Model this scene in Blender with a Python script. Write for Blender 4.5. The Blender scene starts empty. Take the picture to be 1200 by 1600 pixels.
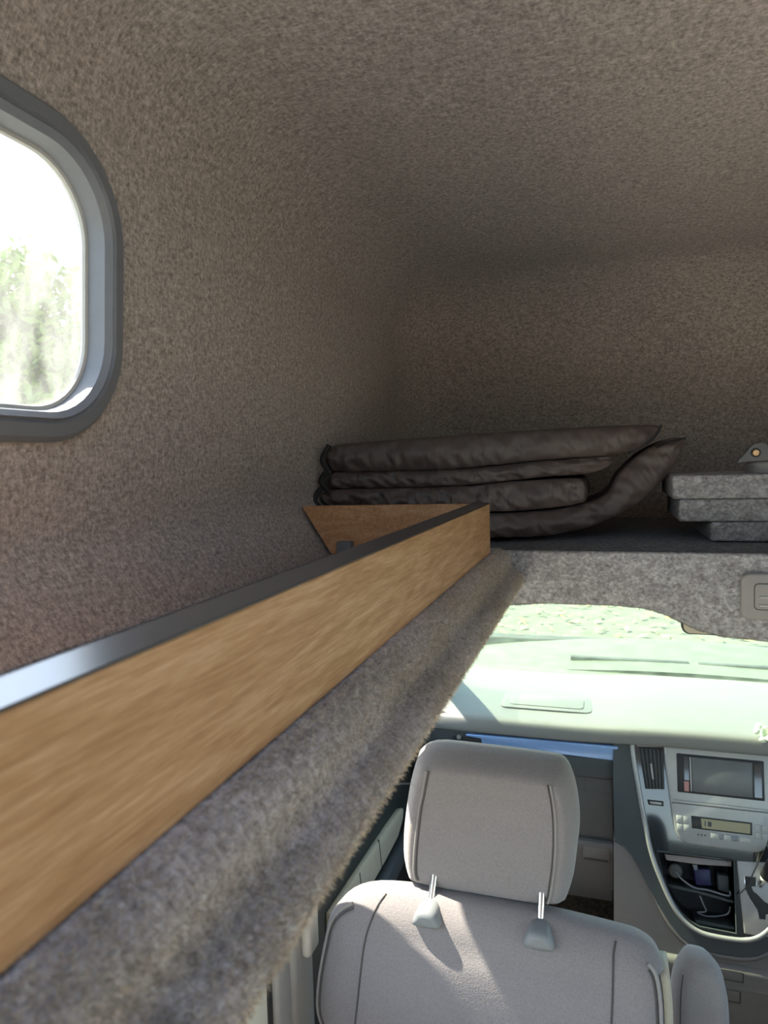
import bpy, bmesh, math, random
import numpy as np
from mathutils import Vector, Matrix, noise

random.seed(7)
SC = bpy.context.scene
COL = SC.collection
PI = math.pi

# ------------------------------------------------------------------ camera, world, sun, exposure
cam_d = bpy.data.cameras.new('camera')
cam = bpy.data.objects.new('camera', cam_d)
COL.objects.link(cam)
R_ = Vector((0.95409792, 0.29835484, -0.02610637))
U_ = Vector((0.00294058, 0.0778317, 0.99696218))
F_ = Vector((-0.2994804, 0.95127631, -0.07338172))
M_ = Matrix((R_, U_, -F_)).transposed().to_4x4()
M_.translation = Vector((0, 0, 1.64))
cam.matrix_world = M_
cam_d.sensor_fit = 'VERTICAL'
cam_d.sensor_height = 36.0
cam_d.lens = 24.75
cam_d.clip_start = 0.02
cam_d.clip_end = 200
cam_d.dof.use_dof = True
cam_d.dof.focus_distance = 1.15
cam_d.dof.aperture_fstop = 11.0
SC.camera = cam

SC.view_settings.view_transform = 'Standard'
SC.view_settings.look = 'None'
SC.view_settings.gamma = 1.0
SC.view_settings.use_curve_mapping = False
SC.view_settings.exposure = 1.06

SUN_AZ, SUN_EL = math.radians(-74), math.radians(50)      # azimuth from +Y towards +X
world = bpy.data.worlds.new('sky')
SC.world = world
world.use_nodes = True
wn = world.node_tree
wn.nodes.clear()
wo = wn.nodes.new('ShaderNodeOutputWorld')
wb = wn.nodes.new('ShaderNodeBackground')
ws = wn.nodes.new('ShaderNodeTexSky')
ws.sky_type = 'NISHITA'
ws.sun_disc = False
ws.sun_elevation = SUN_EL
ws.sun_rotation = SUN_AZ
ws.air_density = 1.2
ws.dust_density = 1.5
wb.inputs['Strength'].default_value = 0.36
wn.links.new(ws.outputs[0], wb.inputs['Color'])
wn.links.new(wb.outputs[0], wo.inputs['Surface'])

sd = bpy.data.lights.new('sun', 'SUN')
sd.energy = 12.0
sd.color = (1.0, 0.91, 0.76)
sd.angle = math.radians(0.9)
sun = bpy.data.objects.new('sun', sd)
COL.objects.link(sun)
sdir = Vector((math.sin(SUN_AZ) * math.cos(SUN_EL), math.cos(SUN_AZ) * math.cos(SUN_EL), math.sin(SUN_EL)))
sun.rotation_euler = sdir.to_track_quat('Z', 'Y').to_euler()
sun.location = sdir * 20


# ------------------------------------------------------------------ materials
def nt(name):
    m = bpy.data.materials.new(name)
    m.use_nodes = True
    return m, m.node_tree, m.node_tree.nodes['Principled BSDF']


def lk(t, a, b):
    t.links.new(a, b)


def ramp(t, stops, src):
    r = t.nodes.new('ShaderNodeValToRGB')
    e = r.color_ramp.elements
    while len(e) < len(stops):
        e.new(0.5)
    for el, (p, c) in zip(e, stops):
        el.position = p
        el.color = (c[0], c[1], c[2], 1)
    lk(t, src, r.inputs[0])
    return r.outputs[0]


def nz(t, scale, detail=3, rough=0.6, vec=None, stretch=None, kind='Object'):
    tc = t.nodes.new('ShaderNodeTexCoord')
    v = tc.outputs[kind]
    if stretch:
        mp = t.nodes.new('ShaderNodeMapping')
        mp.inputs['Scale'].default_value = stretch
        lk(t, v, mp.inputs[0])
        v = mp.outputs[0]
    n = t.nodes.new('ShaderNodeTexNoise')
    n.inputs['Scale'].default_value = scale
    n.inputs['Detail'].default_value = detail
    n.inputs['Roughness'].default_value = rough
    lk(t, vec or v, n.inputs['Vector'])
    return n


def bump(t, bsdf, src, dist, strength=1.0):
    b = t.nodes.new('ShaderNodeBump')
    b.inputs['Distance'].default_value = dist
    b.inputs['Strength'].default_value = strength
    lk(t, src, b.inputs['Height'])
    lk(t, b.outputs[0], bsdf.inputs['Normal'])


def plain(name, col, rough=0.5, metal=0.0, spec=0.5, grain=0.04, gscale=60, coat=0):
    m, t, b = nt(name)
    n = nz(t, gscale, 4)
    c = np.array(col)
    lk(t, ramp(t, [(0.3, c * (1 - grain)), (0.7, np.minimum(c * (1 + grain), 1))], n.outputs['Fac']), b.inputs['Base Color'])
    b.inputs['Roughness'].default_value = rough
    b.inputs['Metallic'].default_value = metal
    b.inputs['Specular IOR Level'].default_value = spec
    b.inputs['Coat Weight'].default_value = coat
    b.inputs['Coat Roughness'].default_value = 0.22 if coat == 0.8 else 0.04
    return m


def carpet(name, dark, mid, light, scale=170):
    m, t, b = nt(name)
    a = nz(t, scale, 4, 0.75)
    f1 = nz(t, scale * 0.9, 2, 0.7, stretch=(1, 0.55, 1.3))
    f2 = nz(t, scale * 0.8, 2, 0.7, stretch=(0.6, 1.4, 0.75))
    s1 = t.nodes.new('ShaderNodeMath'); s1.operation = 'ADD'
    lk(t, f1.outputs['Fac'], s1.inputs[0]); lk(t, f2.outputs['Fac'], s1.inputs[1])
    s2 = t.nodes.new('ShaderNodeMath'); s2.operation = 'ADD'
    lk(t, s1.outputs[0], s2.inputs[0]); lk(t, a.outputs['Fac'], s2.inputs[1])
    s3 = t.nodes.new('ShaderNodeMath'); s3.operation = 'MULTIPLY'; s3.inputs[1].default_value = 1 / 3
    lk(t, s2.outputs[0], s3.inputs[0])
    lk(t, ramp(t, [(0.38, dark), (0.50, mid), (0.62, light)], s3.outputs[0]), b.inputs['Base Color'])
    b.inputs['Roughness'].default_value = 0.95
    b.inputs['Specular IOR Level'].default_value = 0.1
    b.inputs['Sheen Weight'].default_value = 0.15
    bump(t, b, s3.outputs[0], 0.006, 0.8)
    return m


def wood(name, base, dark, pale, warm=1.0, offs=0.0):
    m, t, b = nt(name)
    tc = t.nodes.new('ShaderNodeTexCoord')
    mp = t.nodes.new('ShaderNodeMapping')
    mp.inputs['Location'].default_value = (offs, offs, offs)
    mp.inputs['Scale'].default_value = (3.0, 1.0, 8.0)
    lk(t, tc.outputs['Object'], mp.inputs[0])
    w = t.nodes.new('ShaderNodeTexNoise')        # large warp makes cathedral figure
    w.inputs['Scale'].default_value = 1.7
    w.inputs['Detail'].default_value = 2
    lk(t, mp.outputs[0], w.inputs['Vector'])
    mul = t.nodes.new('ShaderNodeMath'); mul.operation = 'MULTIPLY'; mul.inputs[1].default_value = 70
    lk(t, w.outputs['Fac'], mul.inputs[0])
    sn = t.nodes.new('ShaderNodeMath'); sn.operation = 'SINE'
    lk(t, mul.outputs[0], sn.inputs[0])
    f = nz(t, 34, 5, 0.7, stretch=(5, 0.5, 9))
    h = t.nodes.new('ShaderNodeMath'); h.operation = 'MULTIPLY_ADD'
    h.inputs[1].default_value = 0.040
    fp = nz(t, 95, 3, 0.7, stretch=(5, 0.32, 8))
    m1 = t.nodes.new('ShaderNodeMath'); m1.operation = 'MULTIPLY'; m1.inputs[1].default_value = 0.55
    m2 = t.nodes.new('ShaderNodeMath'); m2.operation = 'MULTIPLY_ADD'; m2.inputs[1].default_value = 0.45
    lk(t, f.outputs['Fac'], m1.inputs[0]); lk(t, fp.outputs['Fac'], m2.inputs[0]); lk(t, m1.outputs[0], m2.inputs[2])
    lk(t, sn.outputs[0], h.inputs[0]); lk(t, m2.outputs[0], h.inputs[2])
    lk(t, ramp(t, [(0.36, dark), (0.51, base), (0.64, pale)], h.outputs[0]), b.inputs['Base Color'])
    b.inputs['Roughness'].default_value = 0.5
    b.inputs['Specular IOR Level'].default_value = 0.35
    bump(t, b, h.outputs[0], 0.0012, 0.5)
    return m


def fabric(name, col, dots=True, scale=420):
    m, t, b = nt(name)
    n = nz(t, 260, 3)
    c = np.array(col)
    base = ramp(t, [(0.3, c * 0.93), (0.7, c * 1.06)], n.outputs['Fac'])
    if dots:
        tc = t.nodes.new('ShaderNodeTexCoord')
        v = t.nodes.new('ShaderNodeTexVoronoi')
        v.inputs['Scale'].default_value = scale * 0.8
        v.inputs['Randomness'].default_value = 0.7
        lk(t, tc.outputs['Object'], v.inputs['Vector'])
        d = ramp(t, [(0.20, (0.62,) * 3), (0.34, (1, 1, 1))], v.outputs['Distance'])
        mx = t.nodes.new('ShaderNodeMix'); mx.data_type = 'RGBA'; mx.blend_type = 'MULTIPLY'
        mx.inputs[0].default_value = 0.5
        lk(t, base, mx.inputs[6]); lk(t, d, mx.inputs[7])
        base = mx.outputs[2]
        bump(t, b, v.outputs['Distance'], 0.0008, 0.4)
    else:
        bump(t, b, n.outputs['Fac'], 0.001, 0.4)
    lk(t, base, b.inputs['Base Color'])
    b.inputs['Roughness'].default_value = 0.85
    b.inputs['Specular IOR Level'].default_value = 0.2
    b.inputs['Sheen Weight'].default_value = 0.25
    return m


def glass(name, tint, gloss=0.07, haze=0.0, hazecol=(1, 1, 1)):
    m = bpy.data.materials.new(name)
    m.use_nodes = True
    t = m.node_tree
    t.nodes.clear()
    o = t.nodes.new('ShaderNodeOutputMaterial')
    tr = t.nodes.new('ShaderNodeBsdfTransparent'); tr.inputs[0].default_value = (*tint, 1)
    gl = t.nodes.new('ShaderNodeBsdfGlossy'); gl.inputs['Roughness'].default_value = 0.02
    mx = t.nodes.new('ShaderNodeMixShader'); mx.inputs[0].default_value = gloss
    lk(t, tr.outputs[0], mx.inputs[1]); lk(t, gl.outputs[0], mx.inputs[2])
    out = mx.outputs[0]
    if haze > 0:                                   # dust and smears, with glare painted in as a pale film
        df = t.nodes.new('ShaderNodeBsdfDiffuse'); df.inputs[0].default_value = (*hazecol, 1)
        tl = t.nodes.new('ShaderNodeBsdfTranslucent'); tl.inputs[0].default_value = (*hazecol, 1)
        ad = t.nodes.new('ShaderNodeMixShader')
        lk(t, df.outputs[0], ad.inputs[1]); lk(t, tl.outputs[0], ad.inputs[2])
        n = nz(t, 14, 6, 0.7, stretch=(1, 2.5, 0.8))
        r = ramp(t, [(0.35, (haze * 0.3,) * 3), (0.75, (haze * 1.6,) * 3)], n.outputs['Fac'])
        m2 = t.nodes.new('ShaderNodeMixShader')
        lk(t, r, m2.inputs[0]); lk(t, out, m2.inputs[1]); lk(t, ad.outputs[0], m2.inputs[2])
        out = m2.outputs[0]
    lk(t, out, o.inputs['Surface'])
    return m


M = {}
M['carpet'] = carpet('heather_carpet', (0.25, 0.212, 0.187), (0.46, 0.40, 0.358), (0.70, 0.63, 0.575), 230)
M['carpet_grey'] = carpet('grey_heather_carpet', (0.18, 0.172, 0.172), (0.34, 0.33, 0.33), (0.55, 0.54, 0.54), 160)
M['carpet_dark'] = carpet('shelf_carpet', (0.06, 0.06, 0.06), (0.13, 0.13, 0.13), (0.25, 0.25, 0.25), 160)
M['oak'] = wood('oak_laminate', (0.56, 0.325, 0.155), (0.42, 0.225, 0.095), (0.70, 0.46, 0.26))
M['oak_lit'] = wood('oak_laminate_lit', (0.68, 0.36, 0.17), (0.50, 0.25, 0.11), (0.80, 0.52, 0.30), offs=3.3)  # same oak as the front board, warm light put into a brighter copy
M['edging'] = plain('dark_edging', (0.035, 0.038, 0.045), 0.32, spec=1.0, coat=0.8)
M['nylon'] = plain('black_brown_nylon', (0.10, 0.076, 0.069), 0.42, spec=0.45, grain=0.12, gscale=30)
M['nylon_edge'] = plain('black_binding', (0.018, 0.017, 0.018), 0.7)
M['frame'] = plain('grey_window_frame', (0.20, 0.21, 0.23), 0.42)
M['seal'] = plain('black_rubber', (0.02, 0.02, 0.02), 0.6)
M['pale_seal'] = plain('pale_seal', (0.55, 0.55, 0.52), 0.5)
M['trim'] = plain('beige_grey_plastic', (0.31, 0.285, 0.265), 0.5)
M['trim_light'] = plain('light_beige_plastic', (0.55, 0.51, 0.46), 0.5)
M['bounce_cream'] = plain('cream_light_bounce', (0.78, 0.72, 0.64), 0.9)  # pale so the added platform throws light up to the ceiling
M['lamp'] = plain('lamp_grey_plastic', (0.30, 0.285, 0.27), 0.45)
M['lamp_line'] = plain('lamp_groove', (0.08, 0.075, 0.07), 0.6)
M['dash_top'] = plain('pale_dash_plastic', (0.17, 0.175, 0.165), 0.5, grain=0.03)
M['dash_dark'] = plain('dark_dash_plastic', (0.042, 0.052, 0.054), 0.5)
M['dash_mid'] = plain('mid_grey_dash_plastic', (0.075, 0.08, 0.075), 0.5)
M['dash_low'] = plain('lower_beige_dash_plastic', (0.17, 0.16, 0.145), 0.55)
M['black'] = plain('black_plastic', (0.015, 0.015, 0.016), 0.45)
M['gloss'] = plain('gloss_black', (0.012, 0.014, 0.018), 0.08, spec=0.8, coat=0.5)
M['strip'] = plain('sky_reflection_trim', (0.26, 0.42, 0.72), 0.25, metal=0.35)  # sky reflection put into the base colour as blue
M['silver'] = plain('silver_paint', (0.34, 0.34, 0.325), 0.35, metal=0.3)
M['chrome'] = plain('chrome', (0.8, 0.8, 0.8), 0.12, metal=1.0)
M['button'] = plain('pale_button', (0.40, 0.40, 0.37), 0.45)
M['screen'] = plain('screen_glass', (0.10, 0.103, 0.102), 0.38, spec=0.7)
M['lcd'] = plain('amber_lcd', (0.30, 0.265, 0.14), 0.35)
M['red'] = plain('dusty_red', (0.42, 0.20, 0.18), 0.5)
M['blue'] = plain('navy_plastic', (0.015, 0.018, 0.08), 0.4)
M['seat'] = fabric('perforated_seat_fabric', (0.225, 0.207, 0.212))
M['seat_plain'] = fabric('smooth_seat_fabric', (0.23, 0.212, 0.208), False)
M['seat_side'] = fabric('beige_side_fabric', (0.40, 0.36, 0.28), False)
M['piping'] = plain('seam_piping', (0.25, 0.235, 0.23), 0.8)
M['seam'] = plain('seam_dark', (0.07, 0.065, 0.065), 0.9)
M['guide'] = plain('grey_guide_plastic', (0.19, 0.205, 0.22), 0.5)
M['bronze'] = plain('brass_screw', (0.75, 0.55, 0.33), 0.25, metal=1.0)
M['bracket'] = plain('bracket_grey', (0.14, 0.14, 0.14), 0.45)
M['door_panel'] = plain('cream_painted_light', (0.72, 0.66, 0.54), 0.6)  # cream lifted to carry sunlight; also colours the mirror's reflection
M['door_cream'] = plain('door_cream', (0.55, 0.50, 0.40), 0.6)
M['door_dark'] = plain('door_dark', (0.03, 0.035, 0.035), 0.5)
M['door_blue'] = plain('door_slate', (0.075, 0.085, 0.10), 0.5)
M['floor_mat'] = carpet('cab_floor_carpet', (0.03, 0.027, 0.022), (0.06, 0.052, 0.042), (0.11, 0.10, 0.08), 140)
M['paint'] = plain('pale_car_paint', (0.09, 0.10, 0.07), 0.55, coat=0.0, grain=0.01)
M['ground'] = plain('pale_concrete', (0.10, 0.105, 0.08), 0.9, grain=0.25, gscale=6)
M['leaf'] = plain('green_leaf', (0.20, 0.29, 0.04), 0.6, grain=0.4, gscale=2)
M['leaf_yellow'] = plain('yellow_leaf', (0.45, 0.38, 0.12), 0.6, grain=0.3, gscale=4)
M['bark'] = plain('bark', (0.12, 0.09, 0.06), 0.9, grain=0.3)
M['wall_paint'] = plain('pale_render', (0.60, 0.55, 0.46), 0.9, grain=0.1, gscale=3)
M['ornament'] = plain('white_green_flower', (0.72, 0.80, 0.62), 0.6, grain=0.1)
M['glass_wind'] = glass('tinted_windscreen', (0.84, 0.92, 0.84), 0.05, 0.05, (0.74, 0.92, 0.74))
M['glass_clear'] = glass('smeared_pane', (0.95, 0.97, 0.96), 0.05, 0.13)
M['glass_side'] = glass('side_glass', (0.95, 0.96, 0.95), 0.05)

# fibres take a per-blade tone from a vertex colour attribute
fm, ft, fb = nt('carpet_fibre')
fa = ft.nodes.new('ShaderNodeAttribute'); fa.attribute_name = 'tone'
lk(ft, fa.outputs['Color'], fb.inputs['Base Color'])
fb.inputs['Roughness'].default_value = 0.8
fb.inputs['Specular IOR Level'].default_value = 0.15
M['fibre'] = fm

# ------------------------------------------------------------------ object helpers
ORIG = {}


def tag(o, label=None, cat=None, group=None, kind=None):
    if label: o['label'] = label
    if cat: o['category'] = cat
    if group: o['group'] = group
    if kind: o['kind'] = kind
    return o


def thing(name, loc, label, cat, group=None):
    o = bpy.data.objects.new(name, None)
    o.empty_display_size = 0.02
    COL.objects.link(o)
    o.location = loc
    ORIG[o.name] = Vector(loc)
    return tag(o, label, cat, group)


def mk(name, verts, faces, mat, parent=None, smooth=False, label=None, cat=None, group=None, kind=None):
    """one mesh object from world coordinates; the origin sits at the thing's base"""
    vs = [Vector(v) for v in verts]
    if parent is None:
        lo = [min(v[i] for v in vs) for i in range(3)]
        hi = [max(v[i] for v in vs) for i in range(3)]
        og = Vector(((lo[0] + hi[0]) / 2, (lo[1] + hi[1]) / 2, lo[2]))
    else:
        og = ORIG[parent.name]
    me = bpy.data.meshes.new(name)
    me.from_pydata([v - og for v in vs], [], faces)
    bm = bmesh.new(); bm.from_mesh(me)
    bmesh.ops.recalc_face_normals(bm, faces=bm.faces)
    bm.to_mesh(me); bm.free()
    if smooth:
        me.polygons.foreach_set('use_smooth', [True] * len(me.polygons))
    me.materials.append(M[mat] if isinstance(mat, str) else mat)
    o = bpy.data.objects.new(name, me)
    COL.objects.link(o)
    if parent is None:
        o.location = og
    else:
        o.parent = parent
    ORIG[o.name] = og
    return tag(o, label, cat, group, kind)


def sharp(o, deg=40):
    me = o.data
    me.polygons.foreach_set('use_smooth', [True] * len(me.polygons))
    try:
        me.set_sharp_from_angle(angle=math.radians(deg))
    except Exception:
        pass
    return o


def bevel_data(verts, faces, w, seg=2):
    bm = bmesh.new()
    bv = [bm.verts.new(v) for v in verts]
    for f in faces:
        bm.faces.new([bv[i] for i in f])
    bmesh.ops.recalc_face_normals(bm, faces=bm.faces)
    if w > 0:
        es = [e for e in bm.edges if len(e.link_faces) == 2 and e.calc_face_angle(0) > math.radians(35)]
        bmesh.ops.bevel(bm, geom=es, offset=w, segments=seg, profile=0.5, affect='EDGES', clamp_overlap=True)
    bm.verts.index_update()
    out = [v.co.copy() for v in bm.verts], [[v.index for v in f.verts] for f in bm.faces]
    bm.free()
    return out


def box(name, lo, hi, mat, parent=None, bev=0.0, seg=2, fn=None, **k):
    x0, y0, z0 = lo; x1, y1, z1 = hi
    v = [(x0, y0, z0), (x1, y0, z0), (x1, y1, z0), (x0, y1, z0), (x0, y0, z1), (x1, y0, z1), (x1, y1, z1), (x0, y1, z1)]
    f = [(0, 3, 2, 1), (4, 5, 6, 7), (0, 1, 5, 4), (1, 2, 6, 5), (2, 3, 7, 6), (3, 0, 4, 7)]
    vs, fs = bevel_data(v, f, bev, seg)
    if fn: vs = [fn(p) for p in vs]
    o = mk(name, vs, fs, mat, parent, **k)
    return sharp(o) if bev else o


def prism(name, pts, frame, d0, d1, mat, parent=None, bev=0.0, seg=2, **k):
    """polygon pts (a, b) in frame = (O, A, B, N), extruded from N*d0 to N*d1"""
    O, A, B, N = frame
    n = len(pts)
    v = [O + A * a + B * b + N * d0 for a, b in pts] + [O + A * a + B * b + N * d1 for a, b in pts]
    f = [list(range(n))[::-1], list(range(n, 2 * n))] + [(i, (i + 1) % n, n + (i + 1) % n, n + i) for i in range(n)]
    vs, fs = bevel_data(v, f, bev, seg)
    return sharp(mk(name, vs, fs, mat, parent, **k))


def prism_hole(name, pts, hole, frame, d0, d1, mat, parent=None, **k):
    O, A, B, N = frame
    bm = bmesh.new()
    for loop in (pts, hole):
        vs = [bm.verts.new(O + A * a + B * b + N * d1) for a, b in loop]
        for i in range(len(vs)): bm.edges.new((vs[i], vs[(i + 1) % len(vs)]))
    bmesh.ops.triangle_fill(bm, use_beauty=True, use_dissolve=False, edges=bm.edges[:])
    g = bmesh.ops.extrude_face_region(bm, geom=bm.faces[:])
    for q in g['geom']:
        if isinstance(q, bmesh.types.BMVert): q.co += N * (d0 - d1)
    bmesh.ops.recalc_face_normals(bm, faces=bm.faces)
    bm.verts.index_update()
    vs, fs = [q.co.copy() for q in bm.verts], [[q.index for q in f.verts] for f in bm.faces]
    bm.free()
    return sharp(mk(name, vs, fs, mat, parent, **k), 30)


def cat_rom(pts, sub=6, closed=False):
    P = [Vector(p) for p in pts]
    n = len(P); out = []
    rng = range(n) if closed else range(n - 1)
    for i in rng:
        p0 = P[(i - 1) % n] if closed or i > 0 else P[0]
        p1 = P[i]; p2 = P[(i + 1) % n]
        p3 = P[(i + 2) % n] if closed or i + 2 < n else P[-1]
        for j in range(sub):
            t = j / sub
            out.append(0.5 * ((2 * p1) + (p2 - p0) * t + (2 * p0 - 5 * p1 + 4 * p2 - p3) * t * t + (3 * p1 - p0 - 3 * p2 + p3) * t ** 3))
    if not closed: out.append(P[-1].copy())
    return out


def tube_data(path, r, sides=8, closed=False, caps=True):
    P = [Vector(p) for p in path]
    n = len(P)
    rr = r if isinstance(r, (list, tuple)) else [r] * n
    v, f = [], []
    up = None
    for i, p in enumerate(P):
        a = P[(i - 1) % n] if (closed or i > 0) else P[0]
        b = P[(i + 1) % n] if (closed or i < n - 1) else P[-1]
        d = (b - a).normalized()
        if up is None:
            up = Vector((0, 0, 1)) if abs(d.z) < 0.9 else Vector((0, 1, 0))
        s = d.cross(up).normalized(); up = s.cross(d).normalized()
        for k in range(sides):
            an = 2 * PI * k / sides
            v.append(p + (s * math.cos(an) + up * math.sin(an)) * rr[i])
    m = n if closed else n - 1
    for i in range(m):
        for k in range(sides):
            a = i * sides + k; b = i * sides + (k + 1) % sides
            c = ((i + 1) % n) * sides + (k + 1) % sides; d = ((i + 1) % n) * sides + k
            f.append((a, b, c, d))
    if caps and not closed:
        f.append(list(range(sides))[::-1]); f.append(list(range((n - 1) * sides, n * sides)))
    return v, f


def tube(name, path, r, mat, parent=None, sides=8, closed=False, **k):
    v, f = tube_data(path, r, sides, closed)
    return sharp(mk(name, v, f, mat, parent, **k), 60)


def lathe(name, prof, O, axis, mat, parent=None, sides=24, **k):
    """prof = [(radius, height along axis)]"""
    axis = Vector(axis).normalized()
    s = axis.orthogonal().normalized(); u = axis.cross(s)
    v, f = [], []
    for r, h in prof:
        for i in range(sides):
            a = 2 * PI * i / sides
            v.append(Vector(O) + axis * h + (s * math.cos(a) + u * math.sin(a)) * r)
    for j in range(len(prof) - 1):
        for i in range(sides):
            f.append((j * sides + i, j * sides + (i + 1) % sides, (j + 1) * sides + (i + 1) % sides, (j + 1) * sides + i))
    f.append(list(range(sides))[::-1]); f.append(list(range((len(prof) - 1) * sides, len(prof) * sides)))
    return sharp(mk(name, v, f, mat, parent, **k), 35)


def rrect(x0, x1, z0, z1, r, seg=8):
    out = []
    for cx, cz, a0 in ((x1 - r, z0 + r, -90), (x1 - r, z1 - r, 0), (x0 + r, z1 - r, 90), (x0 + r, z0 + r, 180)):
        for i in range(seg + 1):
            a = math.radians(a0 + 90 * i / seg)
            out.append((cx + r * math.cos(a), cz + r * math.sin(a)))
    return out


def inset(pts, d):
    """offset a closed counter-clockwise outline inwards by d"""
    n = len(pts); out = []
    for i in range(n):
        a, b, c = Vector(pts[(i - 1) % n]), Vector(pts[i]), Vector(pts[(i + 1) % n])
        t = ((b - a).normalized() + (c - b).normalized())
        t = t.normalized() if t.length > 1e-6 else (c - b).normalized()
        nrm = Vector((-t.y, t.x))
        out.append(b + nrm * d)
    if abs(d) > 1e-5:
        O = [Vector(p) for p in pts]
        for _ in range(60):
            bad = set()
            for i in range(n):
                k = (i + 1) % n
                if (out[k] - out[i]).dot(O[k] - O[i]) < 0.15 * (O[k] - O[i]).length_squared: bad |= {(i - 1) % n, i, k, (k + 1) % n}
            if not bad: break
            new = list(out)
            for i in bad: new[i] = (out[(i - 1) % n] + out[(i + 1) % n]) / 2
            out = new
    return out


def pillow(name, outline, rings, mat, parent=None, lean=None, dome=0.006, sub=3, **k):
    """soft closed body: outline in x-z (ccw), rings = [(y, inset)] from the rear face forwards"""
    o2 = [(p.x, p.y) for p in cat_rom([(a, b, 0) for a, b in outline], sub, True)]
    n = len(o2)
    cx = sum(p[0] for p in o2) / n; cz = sum(p[1] for p in o2) / n
    v, f = [], []
    y0, i0 = rings[0]; first = inset(o2, i0)
    ks = [0.0, 0.2, 0.4, 0.6, 0.8, 0.93]
    rows = []
    for _ in range(3): first = [first[i] * 0.5 + (first[i - 1] + first[(i + 1) % n]) * 0.25 for i in range(n)]
    hx = max(abs(p[0] - cx) for p in o2); hz = max(abs(p[1] - cz) for p in o2)

    def dm(p, q, yy, sg):
        X, Z = (p[0] - cx) * q, (p[1] - cz) * q
        return (cx + X, yy + sg * dome * max(0, 1 - (X / hx) ** 4) * max(0, 1 - (Z / hz) ** 4) * (1 - q ** 8), cz + Z)
    for q in ks[1:]:
        rows.append([dm(p, q, y0, -1) for p in first])
    for y, ins in rings:
        rows.append([(p[0], y, p[1]) for p in inset(o2, ins)])
    yl, il = rings[-1]; last = inset(o2, il)
    for q in ks[:0:-1]:
        rows.append([dm(p, q, yl, 1) for p in last])
    for row in rows: v += row
    for j in range(len(rows) - 1):
        for i in range(n):
            f.append((j * n + i, j * n + (i + 1) % n, (j + 1) * n + (i + 1) % n, (j + 1) * n + i))
    a = len(v); v.append((cx, y0 - dome, cz)); v.append((cx, yl + dome, cz))
    for i in range(n):
        f.append((a, (i + 1) % n, i))
        f.append((a + 1, (len(rows) - 1) * n + i, (len(rows) - 1) * n + (i + 1) % n))
    if lean: v = [lean(Vector(p)) for p in v]
    return mk(name, v, f, mat, parent, True, **k)


def V2(p): return Vector((p[0], p[1]))


# ------------------------------------------------------------------ high-top shell (rounded box, leaning walls)
BX = (-0.51, 1.05); BY = (-0.85, 1.76); BZ = (1.405, 2.085); RAD = 0.13


def shell_pt(p):
    lo = (BX[0] + RAD, -9, 1.0); hi = (BX[1] - RAD, BY[1] - RAD, BZ[1] - RAD)
    q = Vector([min(max(p[i], lo[i]), hi[i]) for i in range(3)])
    d = p - q
    if d.length > 1e-9: p = q + d.normalized() * RAD
    p = p.copy()
    side = (p.x - 0.27) / 0.78                                # -1 .. 1
    z = p.z
    if z < 1.57: p.x -= side * abs(side) * (1.57 - z) * 0.62   # tucks in above the gutter
    else: p.x -= side * (z - 1.57) * 0.07                     # leans in towards the ceiling
    wy = max(0.0, (p.y - 1.1) / 0.6)
    p.y += wy * (2.085 - z) * 0.22                            # front slopes
    p.z -= max(0.0, p.y - 0.6) ** 2 * 0.02 * max(0, (z - 1.6) / 0.48)
    return p


def grid_face(name, fixed, val, a, arng, b, brng, step, mat, hole=None, label=None, cat=None):
    na = max(2, int((arng[1] - arng[0]) / step)); nb = max(2, int((brng[1] - brng[0]) / step))
    v, f = [], []
    for i in range(na + 1):
        for j in range(nb + 1):
            p = Vector((0, 0, 0)); p[fixed] = val
            p[a] = arng[0] + (arng[1] - arng[0]) * i / na
            p[b] = brng[0] + (brng[1] - brng[0]) * j / nb
            v.append(p)
    for i in range(na):
        for j in range(nb):
            q = (i * (nb + 1) + j, (i + 1) * (nb + 1) + j, (i + 1) * (nb + 1) + j + 1, i * (nb + 1) + j + 1)
            c = sum((v[k] for k in q), Vector()) / 4
            if hole and hole(c): continue
            f.append(q)
    v = [shell_pt(p) for p in v]
    return mk(name, v, f, mat, None, True, label=label, cat=cat, kind='structure')


def in_rr(y, z, y0, y1, z0, z1, r):
    qx = max(abs(y - (y0 + y1) / 2) - ((y1 - y0) / 2 - r), 0)
    qz = max(abs(z - (z0 + z1) / 2) - ((z1 - z0) / 2 - r), 0)
    return math.hypot(qx, qz) < r and abs(y - (y0 + y1) / 2) < (y1 - y0) / 2 and abs(z - (z0 + z1) / 2) < (z1 - z0) / 2


WY0, WY1, WZ0, WZ1, WR = 0.04, 0.645, 1.664, 1.968, 0.105      # outer edge of the window frame
hole = lambda c: in_rr(c.y, c.z, WY0 + 0.016, WY1 - 0.016, WZ0 + 0.016, WZ1 - 0.016, WR - 0.014)
grid_face('wall_left', 0, BX[0], 1, BY, 2, BZ, 0.0125, 'carpet', hole, 'heather grey carpeted side wall around the rounded window', 'wall')
grid_face('wall_right', 0, BX[1], 1, BY, 2, BZ, 0.0125, 'carpet', hole, 'heather grey carpeted side wall on the driver side', 'wall')
RL = (-0.25, 0.60, -0.62, 0.20)
roofhole = lambda c: RL[0] < c.x < RL[1] and RL[2] < c.y < RL[3]
grid_face('ceiling', 2, BZ[1], 0, BX, 1, BY, 0.0125, 'carpet', roofhole, 'heather grey carpeted ceiling of the high top', 'ceiling')
grid_face('wall_front', 1, BY[1], 0, BX, 2, BZ, 0.0125, 'carpet', None, 'dark carpeted front wall behind the cab shelf', 'wall')


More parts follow.
